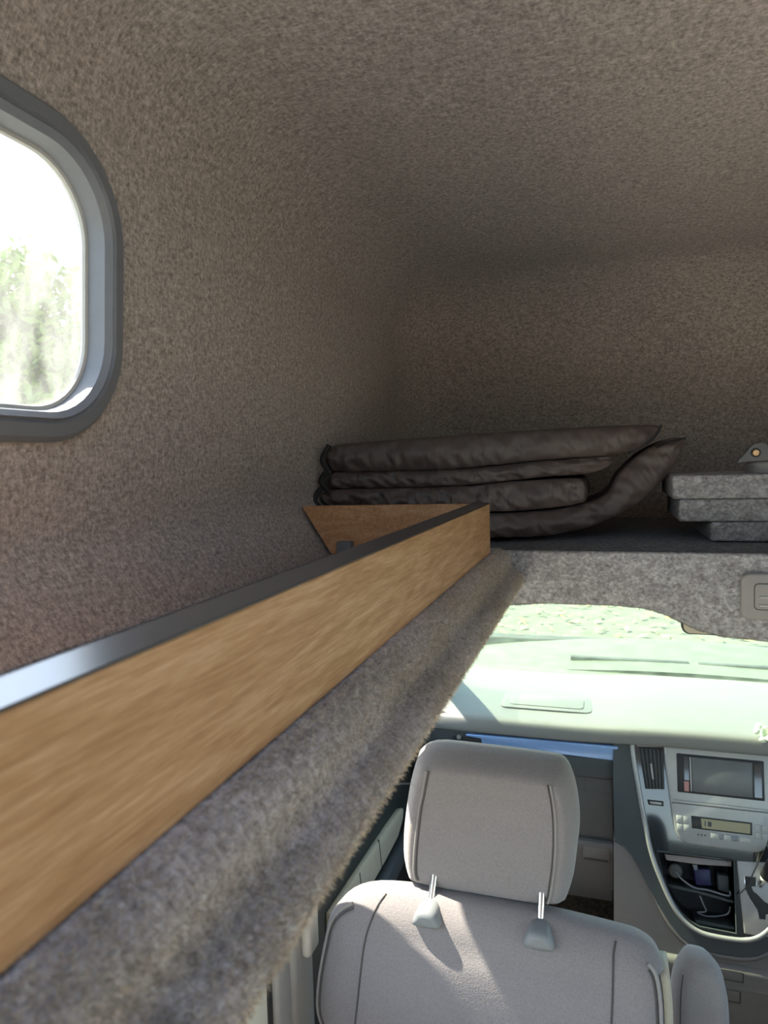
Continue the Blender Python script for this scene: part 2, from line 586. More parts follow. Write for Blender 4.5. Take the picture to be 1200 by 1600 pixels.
# rounded windows in the high-top sides
def hightop_window(name, side, label):
    xw = BX[0] if side < 0 else BX[1]
    s = 1 if side < 0 else -1                      # direction towards the room
    t = thing(name, (xw, (WY0 + WY1) / 2, WZ0), label, 'window')
    t['kind'] = 'structure'

    def ring(ins, dx, r=None):
        pts = rrect(WY0 + ins, WY1 - ins, WZ0 + ins, WZ1 - ins, max(0.02, (WR if r is None else r) - ins), 10)
        return [Vector((xw + s * (0.07 * max(0, z - 1.57) + dx), y, z)) for y, z in pts]

    def loft(nm, rings, mat, par, close=True):
        n = len(rings[0]); v = [p for r in rings for p in r]; f = []
        m = len(rings)
        for j in range(m if close else m - 1):
            for i in range(n):
                k = (j + 1) % m
                f.append((j * n + i, j * n + (i + 1) % n, k * n + (i + 1) % n, k * n + i))
        return sharp(mk(nm, v, f, mat, par), 35)
    loft('frame', [ring(0, -0.004), ring(0.001, 0.006), ring(0.006, 0.011), ring(0.018, 0.012), ring(0.021, 0.0085), ring(0.023, 0.0115),
                   ring(0.029, 0.006), ring(0.031, -0.008), ring(0.034, -0.020), ring(0.025, -0.024), ring(0.012, -0.02)], 'frame', t)
    loft('glazing_seal', [ring(0.032, -0.012), ring(0.0355, -0.0125), ring(0.0365, -0.0155), ring(0.0355, -0.018), ring(0.032, -0.0185)], 'pale_seal', t)
    g = ring(0.033, -0.019); g2 = ring(0.033, -0.022)
    n = len(g)
    mk('pane', g + g2, [list(range(n)), list(range(2 * n - 1, n - 1, -1))] + [(i, (i + 1) % n, n + (i + 1) % n, n + i) for i in range(n)], 'glass_clear', t)
    return t


hightop_window('window_1', -1, 'rounded grey framed window glowing with daylight in the left wall')
hightop_window('window_2', 1, 'rounded grey framed window in the driver side wall')


t = thing('added_rooflight', (0.27, -0.45, 2.085), 'added unseen rooflight letting light in behind the viewer', 'rooflight'); t['kind'] = 'structure'  # unseen rooflight added to brighten the ceiling by bounce
x0, x1, y0, y1 = RL
for lo, hi in (((x0 - 0.03, y0 - 0.03, 2.07), (x0, y1 + 0.03, 2.11)), ((x1, y0 - 0.03, 2.07), (x1 + 0.03, y1 + 0.03, 2.11)), ((x0, y0 - 0.03, 2.07), (x1, y0, 2.11)), ((x0, y1, 2.07), (x1, y1 + 0.03, 2.11))):
    box('frame', lo, hi, 'frame', t, 0.004)
box('pane', (x0, y0, 2.098), (x1, y1, 2.102), 'glass_side', t)




# ------------------------------------------------------------------ carpeted lip along the cut roof edge
LIP = [(-0.230, 1.4825), (-0.184, 1.4825), (-0.172, 1.480), (-0.163, 1.474), (-0.158, 1.466), (-0.1575, 1.457), (-0.1555, 1.4495),
       (-0.151, 1.4445), (-0.144, 1.4418), (-0.1375, 1.437), (-0.1345, 1.429), (-0.137, 1.421), (-0.147, 1.415), (-0.165, 1.411), (-0.230, 1.410)]


def lip(name, mirror, y0, y1, label):
    prof = cat_rom([(a, b, 0) for a, b in LIP], 3)
    n = len(prof); v, f = [], []
    ny = int((y1 - y0) / 0.012)
    for j in range(ny + 1):
        y = y0 + (y1 - y0) * j / ny
        for p in prof:
            w = 0.0018 * noise.noise(Vector((p.x * 30, y * 9, p.y * 30)))
            x = p.x + w
            v.append((0.54 - x if mirror else x, y, p.y + w))
    for j in range(ny):
        for i in range(n - 1):
            f.append((j * n + i, j * n + i + 1, (j + 1) * n + i + 1, (j + 1) * n + i))
        f.append((j * n + n - 1, j * n, (j + 1) * n, (j + 1) * n + n - 1))
    return mk(name, v, f, 'carpet', None, True, label=label, cat='carpeted edge', kind='structure')


lip_l = lip('trim_1', False, -0.6, 1.222, 'fuzzy carpet wrapped roof edge below the oak board')
lip_r = lip('trim_2', True, -0.6, 1.222, 'carpet wrapped roof edge on the driver side')


def fuzz(name, samples, parent, kind='stuff'):
    """thin curved blades; samples = (root, direction, length, width, tone)"""
    v = []; f = []; col = []
    og = ORIG[parent.name]
    for p, d, L, w, tone in samples:
        side = d.cross(Vector((random.uniform(-1, 1), random.uniform(-1, 1), random.uniform(-1, 1)))).normalized()
        bend = side.cross(d) * random.uniform(-0.6, 0.6) * L
        i = len(v)
        m = p + d * L * 0.55 + bend * 0.3
        e = p + d * L + bend
        v += [p - side * w, p + side * w, m - side * w * 0.8, m + side * w * 0.8, e]
        f += [(i, i + 1, i + 3, i + 2), (i + 2, i + 3, i + 4)]
        col += [tone] * 5
    me = bpy.data.meshes.new(name)
    me.from_pydata([q - og for q in v], [], f)
    at = me.color_attributes.new('tone', 'FLOAT_COLOR', 'POINT')
    flat = np.ones((len(v), 4), dtype=np.float32); flat[:, :3] = np.array(col, dtype=np.float32)
    at.data.foreach_set('color', flat.ravel())
    me.materials.append(M['fibre'])
    o = bpy.data.objects.new(name, me)
    COL.objects.link(o); o.parent = parent
    if kind: o['kind'] = kind
    return o


prof = cat_rom([(a, b, 0) for a, b in LIP], 3)
cum = [0]
for a, b in zip(prof, prof[1:]): cum.append(cum[-1] + (b - a).length)
i0 = 4
S = []
for _ in range(85000):
    s = random.uniform(cum[i0], cum[-7])
    k = max(j for j in range(len(cum)) if cum[j] <= s); k = min(k, len(prof) - 2)
    u = (s - cum[k]) / max(1e-6, cum[k + 1] - cum[k])
    p2 = prof[k].lerp(prof[k + 1], u); tg = (prof[k + 1] - prof[k]).normalized()
    nrm = Vector((-tg.y, 0, tg.x)); nrm = nrm if nrm.dot(Vector((1, 0, 0.6))) > 0 or p2.y < 1.43 else -nrm
    if p2.y < 1.425 and nrm.z > 0: nrm = -nrm
    y = 0.10 + 1.12 * random.random() ** 1.15
    d = (nrm * 0.55 + Vector((random.gauss(0, 1), random.gauss(0, 1), random.gauss(0, 1))) * 0.5 + tg.x * Vector((0.3, 0, -0.1))).normalized()
    c = noise.noise(Vector((p2.x * 190, y * 150, p2.y * 190))) * 0.8 + random.gauss(0, 0.35)
    tone = np.array((0.48, 0.405, 0.31)) * (2.0 ** (c * 1.1))
    S.append((Vector((p2.x, y, p2.y)) - nrm * 0.0006, d, random.uniform(0.002, 0.006), random.uniform(0.00012, 0.00022), np.clip(tone, 0.03, 0.7)))
fuzz('fibres', S, lip_l)
hair = cat_rom([(-0.135, 0.425, 1.428), (-0.124, 0.433, 1.4268), (-0.1195, 0.434, 1.4235), (-0.1185, 0.431, 1.419), (-0.1205, 0.428, 1.4155)], 6)
tube('loose_fibre', hair, 0.00016, 'piping', lip_l, 5)

# ------------------------------------------------------------------ shelf over the cab and its fascia
t = thing('cab_shelf', (0.27, 1.5, 1.39), 'wide carpeted shelf above the cab with a hanging fascia', 'shelf')
box('shelf_board', (-0.50, 1.226, 1.462), (1.04, 1.93, 1.478), 'carpet_dark', t, 0.003)
fl = [(-0.52, 1.476), (-0.52, 1.372), (-0.30, 1.376), (-0.177, 1.380), (-0.09, 1.387), (0.015, 1.387), (0.06, 1.384), (0.09, 1.376), (0.114, 1.365),
      (0.142, 1.352), (0.18, 1.342), (0.245, 1.338)]
right = [(0.54 - a, b) for a, b in fl[::-1]]
fpts = fl[1:] + [q for q in right[:-1]]
outl = [(-0.52, 1.478)] + fpts + [(1.06, 1.478)]
XZ = (Vector((0, 0, 0)), Vector((1, 0, 0)), Vector((0, 0, 1)), Vector((0, 1, 0)))
prism('fascia', outl, XZ, 1.224, 1.246, 'carpet_grey', t, 0.005, 3)
# edge fuzz of the fascia
S = []
for _ in range(9000):
    x = random.uniform(-0.17, 0.36)
    top = random.random() < 0.35
    if top: z = 1.477
    else:
        z = np.interp(x, [q[0] for q in fpts], [q[1] for q in fpts])
    d = Vector((random.gauss(0, .6), random.gauss(-0.5, .4), random.gauss(0.6 if top else -0.6, .4))).normalized()
    c = noise.noise(Vector((x * 130, z * 130, 3))) * 0.8 + random.gauss(0, 0.35)
    S.append((Vector((x, 1.227 + random.uniform(0, 0.008), z)), d, random.uniform(0.0015, 0.004), 0.0002, np.clip(np.array((0.29, 0.28, 0.27)) * 2 ** c, 0.03, 0.7)))
fuzz('fascia_fibres', S, t)

# reading lamp on the fascia
t = thing('reading_lamp', (0.27, 1.222, 1.372), 'grey plastic reading lamp set into the carpeted fascia', 'lamp')
prism('housing', rrect(0.204, 0.336, 1.374, 1.448, 0.014, 6), XZ, 1.2235, 1.214, 'lamp', t, 0.004, 3)
prism('lens_groove', rrect(0.2225, 0.2655, 1.390, 1.433, 0.007, 5), XZ, 1.216, 1.2136, 'lamp_line', t)
prism('lens', rrect(0.224, 0.264, 1.3915, 1.4315, 0.006, 5), XZ, 1.216, 1.2128, 'lamp', t, 0.001)
prism('lens_groove', rrect(0.2745, 0.3175, 1.390, 1.433, 0.007, 5), XZ, 1.216, 1.2136, 'lamp_line', t)
prism('lens', rrect(0.276, 0.316, 1.3915, 1.4315, 0.006, 5), XZ, 1.216, 1.2128, 'lamp', t, 0.001)
for zz in (1.411, 1.3975):
    for xa in (0.230, 0.282):
        box('ridge', (xa, 1.2108, zz - 0.0015), (xa + 0.028, 1.214, zz + 0.0015), 'button', t, 0.0008)

# ------------------------------------------------------------------ overhead locker front in oak
t = thing('overhead_shelf', (-0.3, 0.4, 1.4825), 'long oak effect shelf front with dark top edging along the left wall', 'shelf')
box('front_board', (-0.199, -0.35, 1.4830), (-0.180, 1.148, 1.5645), 'oak', t, 0.0008, 1)
prism('top_edging', [(-0.2035, 1.5646), (-0.1795, 1.5646), (-0.1795, 1.5660), (-0.2035, 1.5676)], (Vector((0, 0, 0)), Vector((1, 0, 0)), Vector((0, 0, 1)), Vector((0, 1, 0))), -0.35, 1.148, 'edging', t, 0.0005, 1)
prism('divider', [(-0.199, 1.4830), (-0.199, 1.5665), (-0.498, 1.5645), (-0.447, 1.4830)], XZ, 1.112, 1.128, 'oak_lit', t, 0.0006, 1)
box('base_board', (-0.445, -0.35, 1.4745), (-0.2, 1.128, 1.4828), 'carpet_dark', t)
box('corner_bracket', (-0.430, 1.093, 1.4830), (-0.404, 1.1118, 1.5060), 'guide', t, 0.002)

# ------------------------------------------------------------------ folded quilted mat on the cab shelf
t = thing('folded_blind', (-0.2, 1.42, 1.478), 'folded black brown quilted thermal mat on the cab shelf', 'mat')
S0 = 0.33


def fold(name, top, bot, thick, seed, endcap=(True, True), mat='nylon', drop=0.0, wr=1.0, lab=None):
    """a padded layer: top and bottom curves in x-z; puffed front; depth runs to the rear"""
    T = cat_rom([(a, b, 0) for a, b in top], 16); B = cat_rom([(a, b, 0) for a, b in bot], 16)
    n = 260

    def samp(C, u):
        L = [0]
        for a, b in zip(C, C[1:]): L.append(L[-1] + (b - a).length)
        s = u * L[-1]
        k = 0
        while k < len(L) - 2 and L[k + 1] < s: k += 1
        return C[k].lerp(C[k + 1], (s - L[k]) / max(1e-9, L[k + 1] - L[k]))
    sec = []
    for k in range(13):                                       # front half round then flat back
        a = -PI / 2 + PI * k / 12
        sec.append((math.cos(a), math.sin(a)))
    sec += [(-q, 1.0) for q in (1.5, 4, 7, 10)] + [(-q, -1.0) for q in (10, 7, 4, 1.5)]
    v, f = [], []
    for i in range(n + 1):
        u = i / n
        a, b = samp(T, u), samp(B, u)
        c = (a + b) / 2; h = (a - b) / 2; hl = max(h.length, 0.001)
        e = 1.0
        if endcap[0]: e = min(e, math.sqrt(max(0.02, 1 - (1 - min(1, u / 0.025)) ** 2)))
        if endcap[1]: e = min(e, math.sqrt(max(0.02, 1 - (1 - min(1, (1 - u) / 0.02)) ** 2)))
        for cx_, sz in sec:
            fr = max(0, cx_)
            # pulled stitching along the lower edge gathers the cloth in slanted creases
            w = noise.noise(Vector((c.x * 38 + sz * 0.9 + seed, seed * 3.1, sz * 0.6)))
            w2 = noise.noise(Vector((c.x * 90 + sz * 1.8, seed * 7.7, sz * 1.3)))
            w3 = noise.noise(Vector((c.x * 22 - sz * 1.5 + seed, seed, 0.4)))
            cr = (-abs(w) ** 0.8 * 0.012 + abs(w2) * -0.006 - abs(w3) * 0.006) * wr
            pf = (fr * min(0.020, hl * 1.1) + cr * (0.25 + 0.75 * fr)) * 1.0
            x = c.x + h.x * sz * e; z = c.y + h.y * sz * e + 0.10 * cr * sz
            y = 1.367 + S0 * c.x - pf + 0.018 + drop
            if cx_ < 0: y += -cx_ * thick / 10
            y += (1 - e) * 0.015
            v.append((x, y, z + (0.0 if cx_ >= 0 else 0.002 * sz * w)))
    m = len(sec)
    for i in range(n):
        for k in range(m):
            f.append((i * m + k, i * m + (k + 1) % m, (i + 1) * m + (k + 1) % m, (i + 1) * m + k))
    f.append(list(range(m))[::-1]); f.append(list(range(n * m, (n + 1) * m)))
    return mk(name, v, f, mat, t, True, label=lab)


fold('layer', [(-0.488, 1.662), (-0.465, 1.673), (-0.275, 1.683), (-0.107, 1.690), (0.017, 1.694), (0.088, 1.693), (0.103, 1.686)],
     [(-0.488, 1.632), (-0.465, 1.619), (-0.275, 1.620), (-0.107, 1.632), (0.017, 1.639), (0.076, 1.655), (0.098, 1.678)], 0.26, 1.3, wr=0.9)
fold('layer', [(-0.492, 1.615), (-0.465, 1.621), (-0.275, 1.621), (-0.107, 1.632), (-0.02, 1.637), (0.012, 1.637)],
     [(-0.492, 1.595), (-0.465, 1.588), (-0.275, 1.587), (-0.107, 1.600), (-0.02, 1.606), (0.018, 1.624)], 0.24, 5.1, drop=0.004)
fold('layer', [(-0.506, 1.580), (-0.47, 1.589), (-0.275, 1.588), (-0.164, 1.595), (-0.06, 1.598), (-0.034, 1.594)],
     [(-0.508, 1.566), (-0.47, 1.552), (-0.275, 1.541), (-0.164, 1.538), (-0.06, 1.546), (-0.028, 1.556)], 0.24, 9.4, drop=-0.006, wr=1.25)
fold('outer_flap', [(-0.42, 1.540), (-0.300, 1.540), (-0.198, 1.536), (-0.085, 1.541), (-0.006, 1.562), (0.024, 1.604), (0.062, 1.640), (0.106, 1.664), (0.136, 1.671)],
     [(-0.42, 1.485), (-0.300, 1.487), (-0.199, 1.488), (-0.108, 1.489), (-0.029, 1.504), (0.043, 1.536), (0.098, 1.582), (0.132, 1.631), (0.143, 1.664)], 0.24, 14.2, drop=0.002)
for xa, z0, z1 in ((-0.492, 1.622, 1.664), (-0.496, 1.590, 1.618), (-0.508, 1.556, 1.586)):
    P = cat_rom([(xa + 0.012, 1.367 + S0 * xa - 0.002, z1 + 0.006), (xa - 0.001, 1.367 + S0 * xa - 0.006, (z0 + z1) / 2), (xa + 0.012, 1.367 + S0 * xa - 0.002, z0 - 0.004)], 8)
    tube('binding', P, 0.005, 'nylon_edge', t, 8)
tube('binding', cat_rom([(0.098, 1.385, 1.690), (0.088, 1.380, 1.672), (0.062, 1.374, 1.650), (0.04, 1.37, 1.641)], 6), 0.0022, 'nylon_edge', t, 6)
tube('binding', cat_rom([(0.142, 1.408, 1.666), (0.118, 1.396, 1.661), (0.09, 1.386, 1.650)], 6), 0.0022, 'nylon_edge', t, 6)

# ------------------------------------------------------------------ carpeted boards stacked on the shelf
G = 'carpeted boards stacked on the cab shelf'
for x0, z0, z1, lab, y0 in ((0.179, 1.4802, 1.5145, 'grey carpeted board at the bottom of the stack on the cab shelf', 1.366),
                            (0.126, 1.5155, 1.5555, 'grey carpeted board in the middle of the stack on the cab shelf', 1.362),
                            (0.115, 1.5570, 1.5995, 'grey carpeted board on top of the stack carrying the bracket', 1.358)):
    def wob(p, s=x0): return p + Vector((0, 0.0, 0.0012 * noise.noise(p * 22 + Vector((s * 50, 0, 0)))))
    box('carpeted_board', (x0, y0, z0), (0.72, y0 + 0.24, z1), 'carpet_grey', None, 0.005, 3, wob, label=lab, cat='board', group=G)

# grey bracket with brass screw
t = thing('hinge_bracket', (0.262, 1.41, 1.600), 'grey teardrop bracket with a brass screw on the carpeted boards', 'bracket')
lathe('foot', [(0.030, 0.0), (0.030, 0.016), (0.026, 0.0195), (0.012, 0.0205)], (0.2745, 1.424, 1.5996), (0, 0, 1), 'lamp', t, 28)
tear = [(0.224, 1.6185), (0.229, 1.6180), (0.250, 1.6205), (0.285, 1.6205), (0.285, 1.636), (0.279, 1.647), (0.271, 1.6525), (0.262, 1.6535), (0.253, 1.651), (0.246, 1.645), (0.241, 1.637), (0.235, 1.630)]
prism('plate', tear, XZ, 1.399, 1.411, 'bracket', t, 0.002, 2)
lathe('screw', [(0.0062, 0), (0.0062, 0.003), (0.0048, 0.0045), (0.002, 0.0045), (0.0018, 0.002)], (0.2565, 1.3995, 1.636), (0, -1, 0), 'bronze', t, 20)
lathe('screw_recess', [(0.0085, 0), (0.0085, 0.0006)], (0.2565, 1.3995, 1.636), (0, -1, 0), 'black', t, 20)

# ------------------------------------------------------------------ cab shell: roof, sides, pillars, doors, floor
box('floor', (-0.56, 1.0, -0.03), (1.10, 2.36, 0.0), 'floor_mat', None, label='dark carpeted cab floor', cat='floor', kind='structure')
box('floor_rear', (-0.56, -0.85, -0.03), (1.10, 0.999, 0.0), 'trim_light', None, label='unseen rear floor of the van, made pale to bounce light', cat='floor', kind='structure')  # unseen floor, pale colour picked for warm bounce light
box('wall_back_added', (-0.60, -0.88, 1.33), (1.14, -0.852, 2.10), 'carpet', None, label='added rear wall of the high top, limits light from behind', cat='wall', kind='structure')  # unseen wall added to cut direct skylight on the front wall
box('bounce_platform', (-0.55, -0.84, 0.001), (1.09, 0.55, 0.80), 'bounce_cream', None, 0.01, label='added pale platform behind the viewer that bounces light upwards', cat='platform', kind='structure')  # unseen platform added to bounce sunlight onto the ceiling
box('trim_3', (-0.53, 1.248, 1.392), (1.07, 1.66, 1.402), 'trim', None, label='cab headlining behind the fascia', cat='roof lining', kind='structure')
box('trim_4', (-0.58, -0.85, 1.398), (-0.231, 1.248, 1.410), 'trim', None, label='side roof panel under the left shelf', cat='roof lining', kind='structure')
box('trim_5', (0.771, -0.85, 1.398), (1.12, 1.248, 1.410), 'trim', None, label='side roof panel on the driver side', cat='roof lining', kind='structure')


def body_side(sgn, names, labs):
    mx = (lambda x: x) if sgn < 0 else (lambda x: 0.54 - x)

    def b(nm, lo, hi, mat, par=None, bev=0.004, **k):
        xa, xb = sorted((mx(lo[0]), mx(hi[0])))
        return box(nm, (xa, lo[1], lo[2]), (xb, hi[1], hi[2]), mat, par, bev, **k)
    # sliding door
    t = thing(names[0], (mx(-0.575), -0.15, 0.02), labs[0], 'door'); t['kind'] = 'structure'
    b('lower_panel', (-0.60, -0.85, 0.02), (-0.533, 0.985, 0.86), 'door_panel', t)
    b('top_rail', (-0.60, -0.85, 1.345), (-0.565, 0.985, 1.396), 'trim_light', t)
    b('rear_post', (-0.60, -0.85, 0.86), (-0.567, -0.78, 1.345), 'trim_light', t)
    b('front_post', (-0.60, 0.93, 0.86), (-0.567, 0.985, 1.345), 'trim_light', t)
    b('side_glass', (-0.588, -0.78, 0.86), (-0.584, 0.93, 1.345), 'glass_side', t, 0)
    b('groove', (-0.534, 0.885, 0.1), (-0.5318, 0.889, 0.85), 'seam', t, 0)
    # front door
    t = thing(names[1], (mx(-0.56), 1.7, 0.05), labs[1], 'door'); t['kind'] = 'structure'
    b('door_card', (-0.60, 1.168, 0.05), (-0.535, 2.16, 0.905), 'door_dark', t, 0.012)
    pts = [(1.24, 0.655), (1.24, 0.742), (1.62, 0.722), (1.735, 0.712), (1.765, 0.700), (1.755, 0.675), (1.71, 0.650), (1.60, 0.648)]
    fr = (Vector((mx(-0.5352), 0, 0)), Vector((0, 1, 0)), Vector((0, 0, 1)), Vector((1 if sgn < 0 else -1, 0, 0)))
    prism('fabric_insert', pts, fr, 0.0, 0.014, 'door_cream', t, 0.004)
    for y in (1.42, 1.56):
        prism('groove', [(y, 0.652), (y + 0.004, 0.652), (y - 0.012, 0.73), (y - 0.016, 0.73)], fr, 0.012, 0.0146, 'seam', t)
    b('armrest', (-0.536, 1.24, 0.585), (-0.50, 1.85, 0.635), 'door_blue', t, 0.012)
    b('speaker_grille', (-0.537, 1.5, 0.2), (-0.525, 1.95, 0.45), 'door_dark', t, 0.01)
    b('side_glass', (-0.578, 1.134, 0.906), (-0.574, 2.16, 1.36), 'glass_side', t, 0)
    b('top_rail', (-0.60, 1.134, 1.35), (-0.55, 1.70, 1.396), 'door_dark', t)
    prism('shade_sail', [(2.16, 0.90), (1.80, 0.90), (1.84, 0.99), (2.12, 1.12), (2.16, 1.10)], (Vector((mx(-0.555), 0, 0)), Vector((0, 1, 0)), Vector((0, 0, 1)), Vector((1 if sgn < 0 else -1, 0, 0))), -0.02, 0.005, 'door_dark', t, 0.003)  # unseen panel added to keep sun off the dash's left end
    lathe('tweeter', [(0.012, 0), (0.012, 0.004), (0.008, 0.007)], (mx(-0.535), 1.93, 0.73), (1 if sgn < 0 else -1, 0, 0), 'chrome', t, 16)
    return mx, b


mxl, bl = body_side(-1, ('door_1', 'door_2'), ('cream lower panel, coloured as if sunlit, of the sliding door beside the seat back', 'dark front passenger door with a cream fabric insert'))
mxr, br = body_side(1, ('door_3', 'door_4'), ('cream sliding door panel on the driver side', 'dark front door on the driver side'))

# B pillars with belt cover
for nm, mx, b, lab in (('trim_6', mxl, bl, 'pale grey door pillar with belt cover left of the passenger seat'), ('trim_7', mxr, br, 'pale grey door pillar on the driver side')):
    t = thing(nm, (mx(-0.55), 1.09, 0.0), lab, 'pillar'); t['kind'] = 'structure'
    b('rear_rubber', (-0.60, 0.986, 0.0), (-0.531, 1.000, 1.396), 'seal', t, 0.003)
    b('rear_cover', (-0.60, 1.0005, 0.0), (-0.5225, 1.056, 1.396), 'trim', t, 0.010, seg=4)
    b('front_cover', (-0.60, 1.0575, 0.0), (-0.5185, 1.145, 0.905), 'trim', t, 0.014, seg=4)
    b('upper_cover', (-0.60, 1.0575, 0.895), (-0.530, 1.121, 1.396), 'trim', t, 0.010, seg=4)
    b('belt_cover', (-0.5188, 1.085, 0.760), (-0.500, 1.130, 0.865), 'trim_light', t, 0.008, seg=3)
    b('front_rubber', (-0.60, 1.146, 0.0), (-0.54, 1.165, 0.905), 'seal', t, 0.003)
    b('upper_rubber', (-0.60, 1.122, 0.905), (-0.55, 1.133, 1.396), 'seal', t, 0.003)

# windscreen and A pillars
t = thing('window_3', (0.27, 2.36, 0.93), 'green tinted windscreen above the dashboard', 'windscreen'); t['kind'] = 'structure'
v, f = [], []
nx, ns = 24, 10
for layer in (0, 0.004):
    for i in range(nx + 1):
        x = -0.53 + 1.60 * i / nx
        c = 1 - ((x - 0.27) / 0.8) ** 2
        for j in range(ns + 1):
            u = j / ns
            v.append((x, 2.30 + 0.07 * c - u * 0.66 - 0.03 * c * u, 0.915 + layer + u * 0.475 + 0.03 * math.sin(PI * u)))
N1 = (nx + 1) * (ns + 1)
for L in (0, N1):
    for i in range(nx):
        for j in range(ns):
            a = L + i * (ns + 1) + j
            f.append((a, a + ns + 1, a + ns + 2, a + 1))
mk('pane', v, f, 'glass_wind', t, True)
for s in (0, 1):
    X = (lambda x: x) if s == 0 else (lambda x: 0.54 - x)
    tube('pillar', cat_rom([(X(-0.545), 2.40, 0.86), (X(-0.54), 2.16, 1.02), (X(-0.53), 1.90, 1.20), (X(-0.52), 1.62, 1.385)], 6), 0.036, 'trim', t, 12)

# rear-view mirror behind the fascia
t = thing('rear_view_mirror', (0.27, 1.72, 1.22), 'rear view mirror with a pale painted reflection tucked under the fascia', 'mirror')
prism('shell', rrect(0.165, 0.385, 1.228, 1.288, 0.018, 6), XZ, 1.70, 1.725, 'seal', t, 0.006)
prism('mirror_glass', rrect(0.169, 0.381, 1.232, 1.284, 0.015, 6), XZ, 1.698, 1.7005, 'door_panel', t)  # cream colour in place of what the mirror reflects
tube('stem', [(0.275, 1.715, 1.27), (0.275, 1.74, 1.385)], 0.007, 'seal', t)

# ------------------------------------------------------------------ dashboard
t = thing('dashboard', (0.27, 2.1, 0.40), 'pale topped dashboard with dark lower face across the cab', 'dashboard')
prof = cat_rom([(2.37, 0.915, 0), (2.24, 0.928, 0), (2.08, 0.938, 0), (1.96, 0.936, 0), (1.900, 0.931, 0), (1.880, 0.926, 0), (1.8715, 0.915, 0), (1.869, 0.892, 0), (1.878, 0.884, 0), (1.905, 0.881, 0)], 5)
xs = np.linspace(-0.53, 1.07, 60)
v, f = [], []
for x in xs:
    c = math.exp(-((x - 0.27) / 0.27) ** 4)
    e = max(0, abs(x - 0.27) - 0.62) / 0.18
    for p in prof:
        w = min(1, max(0, (1.98 - p.x) / 0.1))
        v.append((x, p.x + 0.035 * e * e * w - 0.012 * c * w, p.y - 0.010 * e * e * w + 0.012 * c))
    v.append((x, 2.37, 0.88))
n = len(prof) + 1
for i in range(len(xs) - 1):
    for k in range(n):
        f.append((i * n + k, i * n + (k + 1) % n, (i + 1) * n + (k + 1) % n, (i + 1) * n + k))
f.append(list(range(n))); f.append(list(range((len(xs) - 1) * n, len(xs) * n))[::-1])
mk('dash_top', v, f, 'dash_top', t, True, label='pale grey dash top')
# defroster slots at the base of the windscreen
for xa, xb in ((-0.24, -0.02), (0.00, 0.22), (0.32, 0.54)):
    box('defroster_slot', (xa, 2.318, 0.9190), (xb, 2.330, 0.9200), 'dash_top', t, 0.002)
# airbag lid outline
lid = rrect(-0.285, -0.035, 1.945, 2.065, 0.02, 5)
FXY = (Vector((0, 0, 0)), Vector((1, 0, 0)), Vector((0, 1, 0)), Vector((0, 0, 1)))
prism('airbag_lid', lid, FXY, 0.9350, 0.9405, 'dash_top', t, 0.0025, 2)
lid = rrect(-0.262, -0.058, 1.965, 2.045, 0.015, 5)
prism('airbag_lid', lid, FXY, 0.9385, 0.9428, 'dash_top', t, 0.002, 2)
box('side_defroster', (-0.445, 1.892, 0.916), (-0.410, 1.922, 0.9275), 'black', t, 0.002)
# faces below the dash lip
for xa, xb in ((-0.53, 0.0185), (0.5175, 1.07)):
    box('face', (xa, 1.905, 0.60), (xb, 2.27, 0.884), 'dash_mid', t)
prism('glovebox_lid', [(-0.33, 0.836), (-0.33, 0.785), (0.010, 0.782), (0.020, 0.788), (0.024, 0.80), (0.026, 0.842)], XZ, 1.888, 1.906, 'dash_dark', t, 0.006, 3)
box('side_face', (-0.53, 1.893, 0.60), (-0.335, 1.906, 0.882), 'dash_dark', t, 0.004)
prism('trim_strip', [(-0.372, 0.876), (-0.372, 0.868), (-0.329, 0.864), (-0.327, 0.848), (0.030, 0.838), (0.032, 0.879)], XZ, 1.882, 1.900, 'strip', t, 0.004, 3, label='silver strip with blue sky reflection in its colour')
box('vent_recess', (-0.41, 1.889, 0.843), (-0.329, 1.8935, 0.862), 'black', t, 0.001)
lathe('vent_knob', [(0.007, 0), (0.006, 0.006)], (-0.392, 1.892, 0.862), (0, -1, 0), 'silver', t, 14)
box('seam', (0.0155, 1.898, 0.42), (0.0185, 1.907, 0.785), 'black', t)
for (a, b_, c, d, mat) in ((-0.054, 0.014, 0.739, 0.781, 'dash_dark'), (-0.0525, 0.014, 0.7405, 0.781, 'dash_mid')):
    prism('latch', rrect(a, b_, c, d, 0.006, 4), XZ, 1.9052 if mat == 'dash_dark' else 1.9045, 1.9040 if mat == 'dash_dark' else 1.9030, mat, t)
# lower panel in beige with a ledge
prof = [(1.890, 0.607), (1.884, 0.602), (1.883, 0.590), (1.890, 0.572), (1.893, 0.50), (1.905, 0.44), (1.94, 0.425), (2.2, 0.42), (2.2, 0.607)]
for xa, xb in ((-0.53, 0.0175), (0.5185, 1.07)):
    v, f = [], []
    for x in (xa, xb):
        for y, z in prof: v.append((x, y, z))
    n = len(prof)
    for k in range(n): f.append((k, (k + 1) % n, n + (k + 1) % n, n + k))
    f.append(list(range(n))); f.append(list(range(n, 2 * n))[::-1])
    sharp(mk('lower_panel', v, f, 'dash_low', t), 30)
prism('lower_latch', rrect(-0.060, 0.010, 0.560, 0.598, 0.006, 4), XZ, 1.886, 1.8815, 'dash_low', t, 0.003)
box('lower_latch_shadow', (-0.056, 1.8812, 0.5605), (0.006, 1.8822, 0.5665), 'seam', t)
box('firewall', (-0.53, 2.28, 0.0), (1.07, 2.30, 0.90), 'floor_mat', t)

# ------------------------------------------------------------------ centre stack (leaning plane)
D_ = Vector((0, -0.15, -0.5)).normalized()
N_ = Vector((0, D_.z, -D_.y)); N_ = -N_ if N_.y > 0 else N_
CF = (Vector((0, 1.9, 0.91)), Vector((1, 0, 0)), D_, N_)
CXM = 0.268


